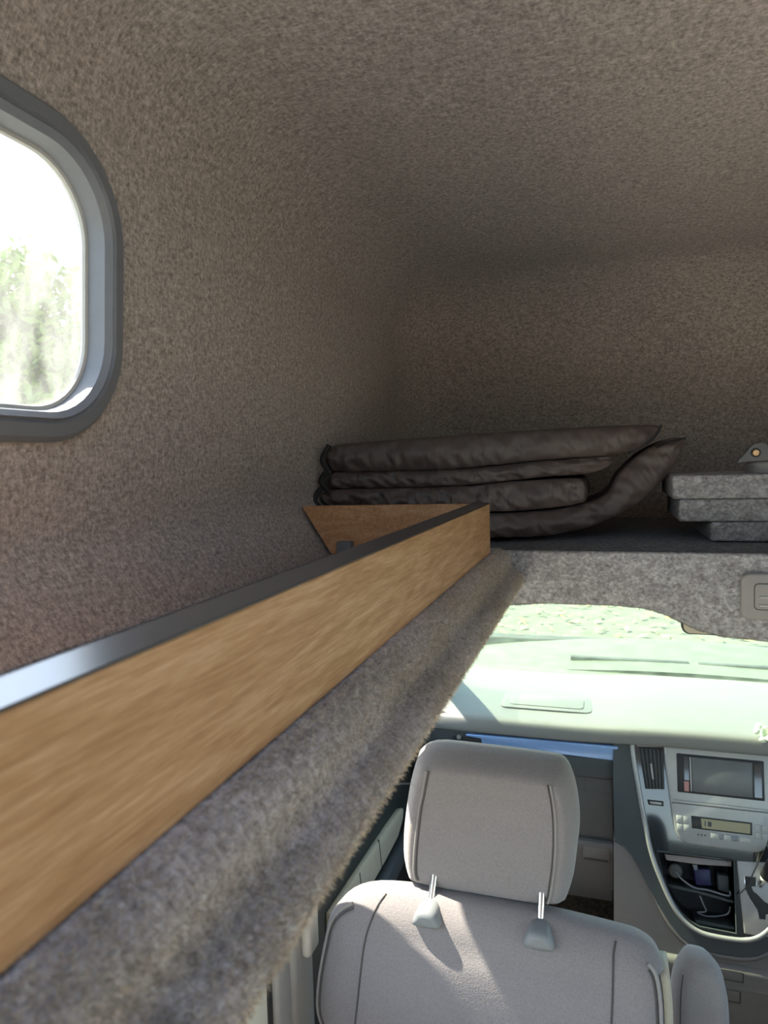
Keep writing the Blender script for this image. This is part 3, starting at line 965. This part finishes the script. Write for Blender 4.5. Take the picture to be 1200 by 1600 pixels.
def mir(pts):
    return pts + [(2 * CXM - a, b) for a, b in pts[::-1]]


def cpt(a, s, d): return CF[0] + CF[1] * a + D_ * s + N_ * d


t = thing('centre_console', (CXM, 1.8, 0.0), 'grey centre console with silver trim ring, screen and gear plate', 'console')
base = mir([(0.017, 0.262), (0.045, 0.268), (0.067, 0.284), (0.082, 0.312), (0.096, 0.342), (0.118, 0.392), (0.139, 0.437), (0.155, 0.463), (0.175, 0.481), (0.205, 0.493), (0.238, 0.499)])
# beige carrier: follows the curve, then drops to the floor
basep = [(0.020, 0.255)] + [(0.017, 0.60)] + [(2 * CXM - 0.017, 0.60), (2 * CXM - 0.020, 0.255)]
bin_ = [(0.122, 0.276), (0.296, 0.274), (0.296, 0.436), (0.215, 0.434), (0.192, 0.424), (0.172, 0.406), (0.150, 0.375), (0.134, 0.335)]
prism_hole('carrier', [(0.019, 0.258), (0.019, 0.56), (0.517, 0.56), (0.517, 0.258)], bin_, CF, -0.10, -0.004, 'dash_low', t)
box('pedestal', (0.085, 1.745, 0.0), (0.455, 2.15, 0.425), 'dash_low', t, 0.02, 3)
surround = mir([(0.020, -0.004), (0.018, 0.114), (0.021, 0.269), (0.045, 0.277), (0.062, 0.295), (0.080, 0.325), (0.096, 0.356), (0.122, 0.400), (0.147, 0.436), (0.170, 0.462), (0.196, 0.478), (0.232, 0.486)])
prism_hole('surround', surround, bin_, CF, -0.10, 0.006, 'dash_dark', t)
rimc = [cpt(a, s, 0.000) for a, s in mir([(0.0195, 0.262), (0.048, 0.270), (0.068, 0.288), (0.088, 0.325), (0.102, 0.355), (0.126, 0.402), (0.148, 0.440), (0.172, 0.468), (0.200, 0.484), (0.238, 0.492)])]
tube('carrier_edge', cat_rom(rimc, 3), 0.006, 'dash_low', t, 8)
arc = mir([(0.064, 0.004), (0.068, 0.054), (0.077, 0.110), (0.086, 0.165), (0.096, 0.222), (0.104, 0.265), (0.117, 0.308), (0.132, 0.345), (0.147, 0.378), (0.163, 0.405), (0.182, 0.427), (0.206, 0.442), (0.238, 0.449)])
inner = inset([(a, -s) for a, s in arc][::-1], 0.0) if False else arc
prism_hole('gloss_panel', arc, bin_, CF, 0.0, 0.009, 'gloss', t)
tube('trim_ring', cat_rom([cpt(a, s, 0.010) for a, s in arc], 4), 0.0062, 'silver', t, 10, label='thin silver trim ring')
# vents either side of the screen
for sg in (1, -1):
    A = (lambda a: a) if sg == 1 else (lambda a: 2 * CXM - a)
    prism('vent_cap', [(A(0.072), 0.000), (A(0.141), -0.004), (A(0.141), 0.026), (A(0.078), 0.030)], CF, 0.006, 0.013, 'silver', t, 0.002)
    q = prism('vent', [(A(0.081), 0.031), (A(0.140), 0.028), (A(0.142), 0.128), (A(0.096), 0.132)], CF, 0.007, 0.0105, 'black', t, 0.001)
    for k in range(6):
        a0 = 0.088 + k * 0.0095; a1 = 0.1 + k * 0.0075
        prism('slat', [(A(a0), 0.034), (A(a0 + 0.003), 0.034), (A(a1 + 0.003), 0.128), (A(a1), 0.128)], CF, 0.0100, 0.0145, 'dash_dark', q)
    prism('tab', [(A(0.108), 0.068), (A(0.1125), 0.068), (A(0.1165), 0.106), (A(0.112), 0.106)], CF, 0.0140, 0.019, 'silver', q, 0.001)
    prism('slot', [(A(0.100), 0.157), (A(0.139), 0.157), (A(0.139), 0.169), (A(0.103), 0.169)], CF, 0.008, 0.011, 'black', t, 0.001)
    prism('slot_button', [(A(0.106), 0.160), (A(0.134), 0.160), (A(0.134), 0.166), (A(0.108), 0.166)], CF, 0.0105, 0.0125, 'silver', t, 0.0006)
# head unit face
face = mir([(0.140, -0.004), (0.144, 0.07), (0.152, 0.139), (0.158, 0.19), (0.163, 0.220), (0.171, 0.237), (0.184, 0.246), (0.205, 0.2495)])
prism('face_panel', face, CF, 0.006, 0.024, 'silver', t, 0.005, 3, label='silver head unit face')
tube('face_brow', cat_rom([cpt(a, s, 0.020) for a, s in ((0.144, 0.003), (0.20, 0.002), (0.268, 0.001), (0.336, 0.002), (0.392, 0.003))], 4), 0.009, 'silver', t, 10)
op = prism('screen_surround', [(0.170, 0.036), (0.369, 0.036), (0.367, 0.129), (0.171, 0.129)], CF, 0.020, 0.0265, 'black', t, 0.003)
prism('display', [(0.2045, 0.042), (0.342, 0.042), (0.340, 0.1235), (0.2055, 0.1235)], CF, 0.026, 0.0285, 'screen', op, 0.001, label='grey switched off display')
prism('display_edge', [(0.200, 0.042), (0.2035, 0.042), (0.2045, 0.1235), (0.201, 0.1235)], CF, 0.026, 0.0290, 'silver', op, 0.0008)
prism('side_keys', [(0.187, 0.042), (0.198, 0.042), (0.1985, 0.098), (0.1875, 0.098)], CF, 0.026, 0.0275, 'gloss', op)
prism('red_sticker', [(0.1865, 0.101), (0.1975, 0.101), (0.1975, 0.1245), (0.1870, 0.1245)], CF, 0.026, 0.0280, 'red', op, label='small dusty red sticker')
prism('side_keys', [(0.346, 0.045), (0.362, 0.045), (0.361, 0.122), (0.3445, 0.122)], CF, 0.026, 0.0275, 'gloss', op)
# climate panel
prism('split_line', [(0.157, 0.1545), (0.379, 0.1545), (0.379, 0.1560), (0.157, 0.1560)], CF, 0.0225, 0.0244, 'seam', t)
prism('climate_ledge', [(0.157, 0.147), (0.379, 0.147), (0.379, 0.1540), (0.157, 0.1540)], CF, 0.022, 0.0262, 'silver', t, 0.0015)
lf = prism('climate_window', [(0.201, 0.181), (0.337, 0.181), (0.336, 0.210), (0.202, 0.210)], CF, 0.022, 0.0250, 'black', t, 0.001)
prism('lcd', [(0.223, 0.1845), (0.3325, 0.1845), (0.3315, 0.2065), (0.225, 0.2065)], CF, 0.0245, 0.0262, 'lcd', lf, label='amber display strip')
for a0, a1 in ((0.231, 0.2335), (0.2385, 0.2465)):
    prism('digit', [(a0, 0.190), (a1, 0.190), (a1, 0.201), (a0, 0.201)], CF, 0.0260, 0.0264, 'dash_dark', lf)
for a0, a1, s0, s1, mt in [(0.167, 0.1805, 0.184, 0.2, 'button'), (0.1825, 0.196, 0.184, 0.2, 'button'), (0.168, 0.181, 0.203, 0.219, 'button'), (0.183, 0.1965, 0.203, 0.219, 'button'),
                           (0.342, 0.355, 0.184, 0.198, 'button'), (0.3575, 0.370, 0.184, 0.198, 'button'), (0.342, 0.355, 0.202, 0.216, 'button'), (0.3575, 0.369, 0.202, 0.216, 'button'),
                           (0.244, 0.262, 0.2155, 0.228, 'button'), (0.2645, 0.271, 0.2155, 0.228, 'guide'), (0.2735, 0.288, 0.2155, 0.228, 'button'), (0.291, 0.304, 0.2155, 0.228, 'guide'), (0.307, 0.333, 0.2155, 0.228, 'button'),
                           (0.214, 0.2175, 0.221, 0.2245, 'black'), (0.222, 0.2255, 0.221, 0.2245, 'black'), (0.230, 0.2335, 0.221, 0.2245, 'black')]:
    prism('button', [(a0, s0), (a1, s0), (a1, s1), (a0, s1)], CF, 0.0225, 0.0262, mt, t, 0.001)
# open bin with trays
b0 = prism('bin', [(0.115, 0.268), (0.302, 0.268), (0.302, 0.445), (0.115, 0.445)], CF, -0.100, -0.094, 'black', t, 0.0)
tube('rim', [cpt(a, s, 0.0095) for a, s in bin_], 0.0026, 'dash_dark', b0, 6, closed=True)
prism('ledge', [(0.140, 0.285), (0.294, 0.281), (0.294, 0.2935), (0.220, 0.299), (0.144, 0.299)], CF, -0.090, -0.010, 'trim', b0, 0.002)
prism('tray', [(0.146, 0.352), (0.215, 0.357), (0.2945, 0.369), (0.2945, 0.375), (0.215, 0.364), (0.150, 0.360)], CF, -0.093, -0.004, 'dash_dark', b0, 0.0015)
prism('tray', [(0.205, 0.424), (0.2945, 0.427), (0.2945, 0.434), (0.212, 0.4335)], CF, -0.093, -0.004, 'dash_dark', b0, 0.0015)
lathe('socket', [(0.017, -0.03), (0.017, 0.002), (0.014, 0.005), (0.006, 0.006)], cpt(0.166, 0.323, -0.020), N_, 'dash_mid', b0, 20)
prism('navy_device', [(0.208, 0.312), (0.246, 0.308), (0.248, 0.347), (0.212, 0.350)], CF, -0.070, -0.018, 'blue', b0, 0.004)
prism('latch_piece', [(0.205, 0.301), (0.216, 0.299), (0.217, 0.313), (0.208, 0.314)], CF, -0.050, -0.010, 'guide', b0, 0.003)
prism('side_pocket', [(0.262, 0.318), (0.288, 0.318), (0.288, 0.358), (0.262, 0.354)], CF, -0.070, -0.020, 'dash_dark', b0, 0.004)
# gear plate with stepped gate
gp = prism('gear_plate', [(0.302, 0.273), (0.420, 0.266), (0.420, 0.430), (0.400, 0.433), (0.312, 0.433), (0.307, 0.36)], CF, 0.007, 0.0125, 'silver', t, 0.003, 3, label='silver gear plate')
gate = [(0.318, 0.306), (0.342, 0.305), (0.342, 0.324), (0.332, 0.327), (0.336, 0.336), (0.346, 0.343), (0.358, 0.355), (0.372, 0.361), (0.372, 0.380), (0.360, 0.384), (0.359, 0.395), (0.345, 0.396), (0.342, 0.378), (0.333, 0.364), (0.325, 0.352), (0.318, 0.334)]
prism('gate_slot', gate, CF, 0.0118, 0.0130, 'black', gp)
tube('gate_rim', [cpt(a, s, 0.0130) for a, s in gate], 0.0011, 'chrome', gp, 6, closed=True)
# pockets on the beige base
for z0, z1, xa, xb in ((0.389, 0.413, 0.243, 0.309), (0.337, 0.366, 0.243, 0.303)):
    q = prism('pocket', rrect(xa, xb, z0, z1, 0.003, 3), XZ, 1.7462, 1.7440, 'seam', t)
    prism('pocket_lid', rrect(xa, xb - 0.003, z0 + 0.003, z1, 0.003, 3), XZ, 1.7448, 1.7425, 'dash_low', q, 0.001)
box('base_seam', (0.09, 1.7440, 0.3745), (0.45, 1.7462, 0.3765), 'seam', t)

# gear lever
t = thing('gear_lever', tuple(cpt(0.352, 0.315, 0.012)), 'black gear lever knob standing in the silver gate', 'lever')
k0 = cpt(0.350, 0.322, 0.014)
ax = Vector((0.20, -0.50, 0.84)).normalized()
tube('shaft', [k0, k0 + ax * 0.055], 0.0055, 'chrome', t, 12)
lathe('collar', [(0.006, 0), (0.010, 0.004), (0.010, 0.010), (0.007, 0.014)], k0 + ax * 0.028, ax, 'trim_light', t, 18)
lathe('knob', [(0.010, 0), (0.0155, 0.006), (0.0165, 0.03), (0.0175, 0.055), (0.0165, 0.066), (0.011, 0.074), (0.003, 0.077)], k0 + ax * 0.042, ax, 'black', t, 24)
lathe('cap', [(0.009, 0), (0.006, 0.003), (0.001, 0.004)], k0 + ax * 0.117, ax, 'chrome', t, 18)

# cables
tube('charging_cable', cat_rom([cpt(0.167, 0.323, -0.012), cpt(0.180, 0.337, -0.004), cpt(0.207, 0.3505, 0.000), cpt(0.240, 0.3535, -0.006), cpt(0.283, 0.3600, -0.008), cpt(0.289, 0.352, -0.018)], 8),
     0.0023, 'guide', None, 8, label='grey cable plugged in and lying across the tray of the open console bin', cat='cable')
tube('thin_cable', cat_rom([cpt(0.372, 0.165, 0.032), cpt(0.366, 0.21, 0.05), cpt(0.352, 0.255, 0.03), cpt(0.338, 0.290, 0.020), cpt(0.322, 0.325, 0.018), cpt(0.301, 0.350, 0.016)], 8),
     0.0012, 'black', None, 6, label='thin black cable hanging across the silver gear plate', cat='cable')
tube('short_cable', cat_rom([cpt(0.218, 0.366, 0.0035), cpt(0.226, 0.385, 0.001), cpt(0.232, 0.403, -0.01), cpt(0.214, 0.411, -0.02), cpt(0.240, 0.416, -0.02), cpt(0.280, 0.405, -0.02), cpt(0.288, 0.385, -0.015)], 8), 0.0018, 'guide', None, 6, label='short grey cable end dangling into the lower console tray', cat='cable')

# flower ornament on the dash edge
t = thing('flower_ornament', (0.375, 1.885, 0.915), 'white green flower ornament on the dash above the silver face', 'ornament')
lathe('stalk', [(0.012, 0), (0.010, 0.008), (0.004, 0.02)], (0.375, 1.885, 0.943), (0, 0, 1), 'ornament', t, 12)
for i in range(9):
    a = i * 2.4; r = 0.014 + 0.008 * (i % 3)
    c = Vector((0.375 + r * math.cos(a), 1.872 + 0.5 * r * math.sin(a), 0.948 + 0.016 * math.sin(i * 1.7)))
    d = Vector((math.cos(a), -0.8, math.sin(i * 1.7))).normalized()
    lathe('petal', [(0.0015, -0.008), (0.007, -0.004), (0.009, 0.001), (0.006, 0.006), (0.001, 0.008)], c, d, 'ornament', t, 10)

# ------------------------------------------------------------------ passenger seat
t = thing('front_seat', (-0.19, 1.25, 0.0), 'grey fabric front passenger seat seen from behind', 'seat')


def leanb(p):
    p = p.copy(); p.y -= (0.93 - p.z) * 0.24; return p


back = [(-0.405, 0.890), (-0.31, 0.901), (-0.18, 0.901), (-0.08, 0.897), (0.012, 0.890), (0.052, 0.884), (0.078, 0.866), (0.088, 0.83), (0.090, 0.76), (0.086, 0.67), (0.075, 0.55), (0.06, 0.42), (-0.20, 0.40), (-0.42, 0.42), (-0.445, 0.56),
        (-0.455, 0.645), (-0.479, 0.695), (-0.482, 0.74), (-0.474, 0.80), (-0.458, 0.855)]
back = back[::-1]
rings_b = [(1.083, 0.060), (1.085, 0.046), (1.0885, 0.034), (1.0935, 0.023), (1.101, 0.014), (1.110, 0.006), (1.122, 0.0), (1.155, 0.004), (1.175, 0.02), (1.185, 0.05)]
pillow('backrest', back, rings_b, 'seat', t, leanb, 0.010, 4)


from mathutils.bvhtree import BVHTree
bo = [o for o in t.children if o.name.startswith('backrest')][0]
BT = BVHTree.FromPolygons([v.co + ORIG[bo.name] for v in bo.data.vertices], [list(p.vertices) for p in bo.data.polygons])


def seam_line(pts, yoff, name='seam', r=0.0016, mat='seam', par=None):
    P = []
    for p in cat_rom([(x, z, 0) for x, z in pts], 6):
        h = BT.ray_cast(Vector((p.x, 0.6, p.y)), Vector((0, 1, 0)))[0]
        P.append(Vector((p.x, (h.y if h else 1.08) - 0.0004, p.y)))
    return tube(name, cat_rom(P, 6), r, mat, par or t, 6)


def ring_path(d, y, cond, off=(0, 0, 0)):
    o = [(p.x, p.y) for p in cat_rom([(a, b, 0) for a, b in back], 4, True)]
    Q = inset(o, d); n = len(Q)
    st = next(i for i in range(n) if cond(Q[i][0], Q[i][1]) and not cond(Q[i - 1][0], Q[i - 1][1]))
    P = []
    for k in range(n):
        q = Q[(st + k) % n]
        if not cond(q[0], q[1]): break
        P.append(leanb(Vector((q[0], y, q[1])) + Vector(off)))
    return P


seam_line([(-0.362, 0.894), (-0.371, 0.884), (-0.378, 0.868), (-0.386, 0.84), (-0.390, 0.80), (-0.394, 0.74), (-0.400, 0.67), (-0.404, 0.60), (-0.40, 0.50)], -0.0035)
seam_line([(0.014, 0.884), (0.012, 0.878), (0.010, 0.868), (0.009, 0.83), (0.006, 0.77), (0.003, 0.68), (0.0, 0.55)], -0.0035)
tube('piping', ring_path(0.012, 1.0990, lambda x, z: x > 0.03 and 0.5 < z < 0.868), 0.0034, 'piping', t, 8)
tube('piping_seam', ring_path(0.0175, 1.0965, lambda x, z: x > 0.03 and 0.5 < z < 0.862), 0.0014, 'seam', t, 8)
tube('piping', ring_path(0.008, 1.1040, lambda x, z: x < -0.40 and 0.5 < z < 0.880), 0.0030, 'piping', t, 8)
tube('piping_seam', ring_path(0.0135, 1.0995, lambda x, z: x < -0.40 and 0.5 < z < 0.872), 0.0014, 'seam', t, 8)
# pale side gusset to the right of the piping
A_ = ring_path(0.007, 1.104, lambda x, z: x > 0.03 and 0.5 < z < 0.850)
B_ = [p + Vector((0.013, 0.012, 0)) for p in A_]; C_ = [p + Vector((0.013, 0.06, 0)) for p in A_]; E_ = [p + Vector((0, 0.06, 0)) for p in A_]
v = []
for q in zip(A_, B_, C_, E_): v += list(q)
f = []
for i in range(len(A_) - 1):
    for k in range(4): f.append((4 * i + k, 4 * i + (k + 1) % 4, 4 * i + 4 + (k + 1) % 4, 4 * i + 4 + k))
f += [(0, 1, 2, 3), tuple(range(len(v) - 4, len(v)))]
mk('side_gusset', v, f, 'seat_side', t, True)
box('seat_base', (-0.46, 1.16, 0.30), (0.07, 1.70, 0.44), 'seat_plain', t, 0.04, 4)
box('pedestal', (-0.40, 1.20, 0.0), (0.01, 1.62, 0.30), 'black', t, 0.01)
# head restraint
head = [(-0.295, 1.114), (-0.20, 1.115), (-0.10, 1.112), (-0.073, 1.107), (-0.062, 1.08), (-0.056, 1.03), (-0.060, 0.98), (-0.070, 0.915), (-0.090, 0.898), (-0.20, 0.896), (-0.315, 0.899), (-0.334, 0.918), (-0.336, 0.97), (-0.327, 1.04), (-0.315, 1.09)]
head = head[::-1]


def leanh(p):
    p = p.copy(); p.y += (p.z - 0.90) * 0.05; return p


hr = pillow('headrest', head, [(1.130, 0.0125), (1.132, 0.007), (1.142, 0.001), (1.165, -0.010), (1.195, -0.014), (1.225, -0.008), (1.245, 0.008), (1.255, 0.035)], 'seat', t, leanh, 0.004, 4)
for side in (0, 1):
    if side: pts = [(-0.0865, 1.104), (-0.0805, 1.07), (-0.0780, 1.03), (-0.0795, 0.98), (-0.0865, 0.925), (-0.092, 0.908)]
    else: pts = [(-0.294, 1.106), (-0.301, 1.07), (-0.309, 1.03), (-0.316, 0.97), (-0.3185, 0.93), (-0.315, 0.912)]
    P = [leanh(Vector((x, 1.1275, z))) for x, z in pts]
    tube('piping', cat_rom(P, 6), 0.0019, 'piping', hr, 8)
    P = [leanh(Vector((x + (0.0045 if not side else -0.0045), 1.1285, z))) for x, z in pts]
    tube('seam', cat_rom(P, 6), 0.0012, 'seam', hr, 6)
for x, zt in ((-0.283, 0.8845), (-0.1015, 0.8815)):
    tube('post', [(x, 1.108, zt - 0.01), (x, 1.112, zt + 0.012), (x, 1.165, 0.96)], 0.0062, 'chrome', t, 14)
    g = pillow('post_guide', [(x - 0.022, zt - 0.013), (x + 0.022, zt - 0.013), (x + 0.019, zt + 0.004), (x + 0.010, zt + 0.0125), (x - 0.010, zt + 0.0125), (x - 0.019, zt + 0.004)],
               [(1.066, 0.006), (1.069, 0.001), (1.08, 0.0), (1.118, 0.0), (1.124, 0.005)], 'guide', t, None, 0.001, 3)
# upright armrest on the right of the seat
arm = [(0.108, 0.60), (0.190, 0.60), (0.192, 0.70), (0.186, 0.765), (0.168, 0.797), (0.145, 0.805), (0.124, 0.799), (0.108, 0.765), (0.103, 0.70)]
pillow('armrest', arm, [(1.185, 0.014), (1.188, 0.007), (1.200, 0.0), (1.230, 0.0), (1.250, 0.008), (1.258, 0.02)], 'seat_plain', t, None, 0.004, 4)
tube('armrest_seam', cat_rom([(0.120, 1.1855, 0.785), (0.1165, 1.1825, 0.75), (0.1160, 1.1815, 0.68), (0.118, 1.182, 0.62)], 6), 0.0011, 'seam', t, 6)
box('armrest_bracket', (0.085, 1.19, 0.50), (0.16, 1.24, 0.62), 'black', t, 0.01)

# ------------------------------------------------------------------ outside: bonnet, ground, leaves, tree, wall
t = thing('bonnet', (0.27, 2.8, 0.5), 'pale car bonnet outside beyond the windscreen', 'car bonnet')
v, f = [], []
nx, ny = 24, 14
for i in range(nx + 1):
    x = -0.62 + 1.78 * i / nx
    c = ((x - 0.27) / 0.89) ** 2
    for j in range(ny + 1):
        u = j / ny
        v.append((x, 2.56 + u * 0.66 - 0.10 * c * u, 0.885 - 0.045 * u ** 2 - 0.06 * c - (0.04 if j == ny else 0)))
for i in range(nx):
    for j in range(ny):
        a = i * (ny + 1) + j
        f.append((a, a + ny + 1, a + ny + 2, a + 1))
mk('bonnet_skin', v, f, 'paint', t, True)
box('scuttle', (-0.60, 2.37, 0.80), (1.14, 2.58, 0.872), 'paint', t, 0.01)
for xa, xb in ((-0.125, 0.287), (0.318, 0.77)):
    box('vent_reflection', (xa, 2.685, 0.8720), (xb, 2.712, 0.8855), 'seal', t, 0.001)  # dark bars standing in for defroster vents reflected in the windscreen
box('bonnet_gap', (-0.60, 3.125, 0.70), (1.14, 3.20, 0.835), 'seal', t, 0.01)
box('nose', (-0.60, 2.40, 0.0), (1.14, 3.12, 0.78), 'paint', t, 0.05)
t = tube('wiper', cat_rom([(-0.30, 2.40, 0.895), (0.05, 2.385, 0.905), (0.40, 2.385, 0.90)], 6), 0.007, 'seal', None, 8, label='black wiper arm resting at the windscreen base', cat='wiper')

box('ground', (-40, -25, -0.36), (40, 45, -0.32), 'ground', None, label='pale ground outside the van', cat='ground', kind='structure')


def leaves(name, centres, mat, parent, size, kind='stuff', flat=False, **k):
    v, f = [], []
    for c in centres:
        n = Vector((random.gauss(0, 1), random.gauss(0, 1), random.gauss(0, 1))).normalized()
        if flat: n = (n * 0.4 + Vector((0, 0, 1))).normalized()
        a = n.orthogonal().normalized(); a = Matrix.Rotation(random.uniform(0, 6.28), 3, n) @ a; b = n.cross(a)
        s = size * random.uniform(0.6, 1.3); i = len(v)
        v += [c - a * s, c + b * s * 0.4, c + a * s, c - b * s * 0.4]
        f.append((i, i + 1, i + 2, i + 3))
    og = ORIG[parent.name] if parent else Vector((0, 0, 0))
    me = bpy.data.meshes.new(name)
    me.from_pydata([p - og for p in v], [], f)
    me.materials.append(M[mat])
    o = bpy.data.objects.new(name, me); COL.objects.link(o)
    if parent: o.parent = parent
    ORIG[o.name] = og
    o['kind'] = kind
    return tag(o, **k)


def tree(loc, h, r, n, label, mat='leaf', sz=0.09):
    t = thing('leafy_tree', loc, label, 'tree')
    L = Vector(loc)
    tube('trunk', [L, L + Vector((0.05, 0, h * 0.35)), L + Vector((0, 0.1, h * 0.7))], [0.16, 0.12, 0.05], 'bark', t, 10)
    cl = [L + Vector((random.uniform(-r, r) * 0.8, random.uniform(-r, r) * 0.8, h * random.uniform(0.35, 0.92))) for _ in range(26)]
    cs = []
    for _ in range(n):
        c = random.choice(cl)
        d = Vector((random.gauss(0, 1), random.gauss(0, 1), random.gauss(0, 1))).normalized()
        cs.append(c + d * random.uniform(0.2, 0.55) * r * 0.7)
    leaves('foliage', cs, mat, t, sz)
    return t


tree((-7.3, 6.9, -0.32), 4.6, 1.7, 16000, 'bushy green tree outside beyond the rounded window')
box('outer_wall', (-9.6, 7.6, -0.32), (-8.2, 14, 2.5), 'wall_paint', None, 0.03, label='pale rendered building behind the tree outside the window', cat='building')
cs = [Vector((random.uniform(-2.2, 3.5), random.uniform(6.6, 9.5), -0.31 + random.random() * 0.05)) for _ in range(420)]
leaves('fallen_leaves', cs, 'leaf_yellow', None, 0.06, flat=True, label='yellow fallen leaves scattered on the ground ahead of the van', cat='leaves')
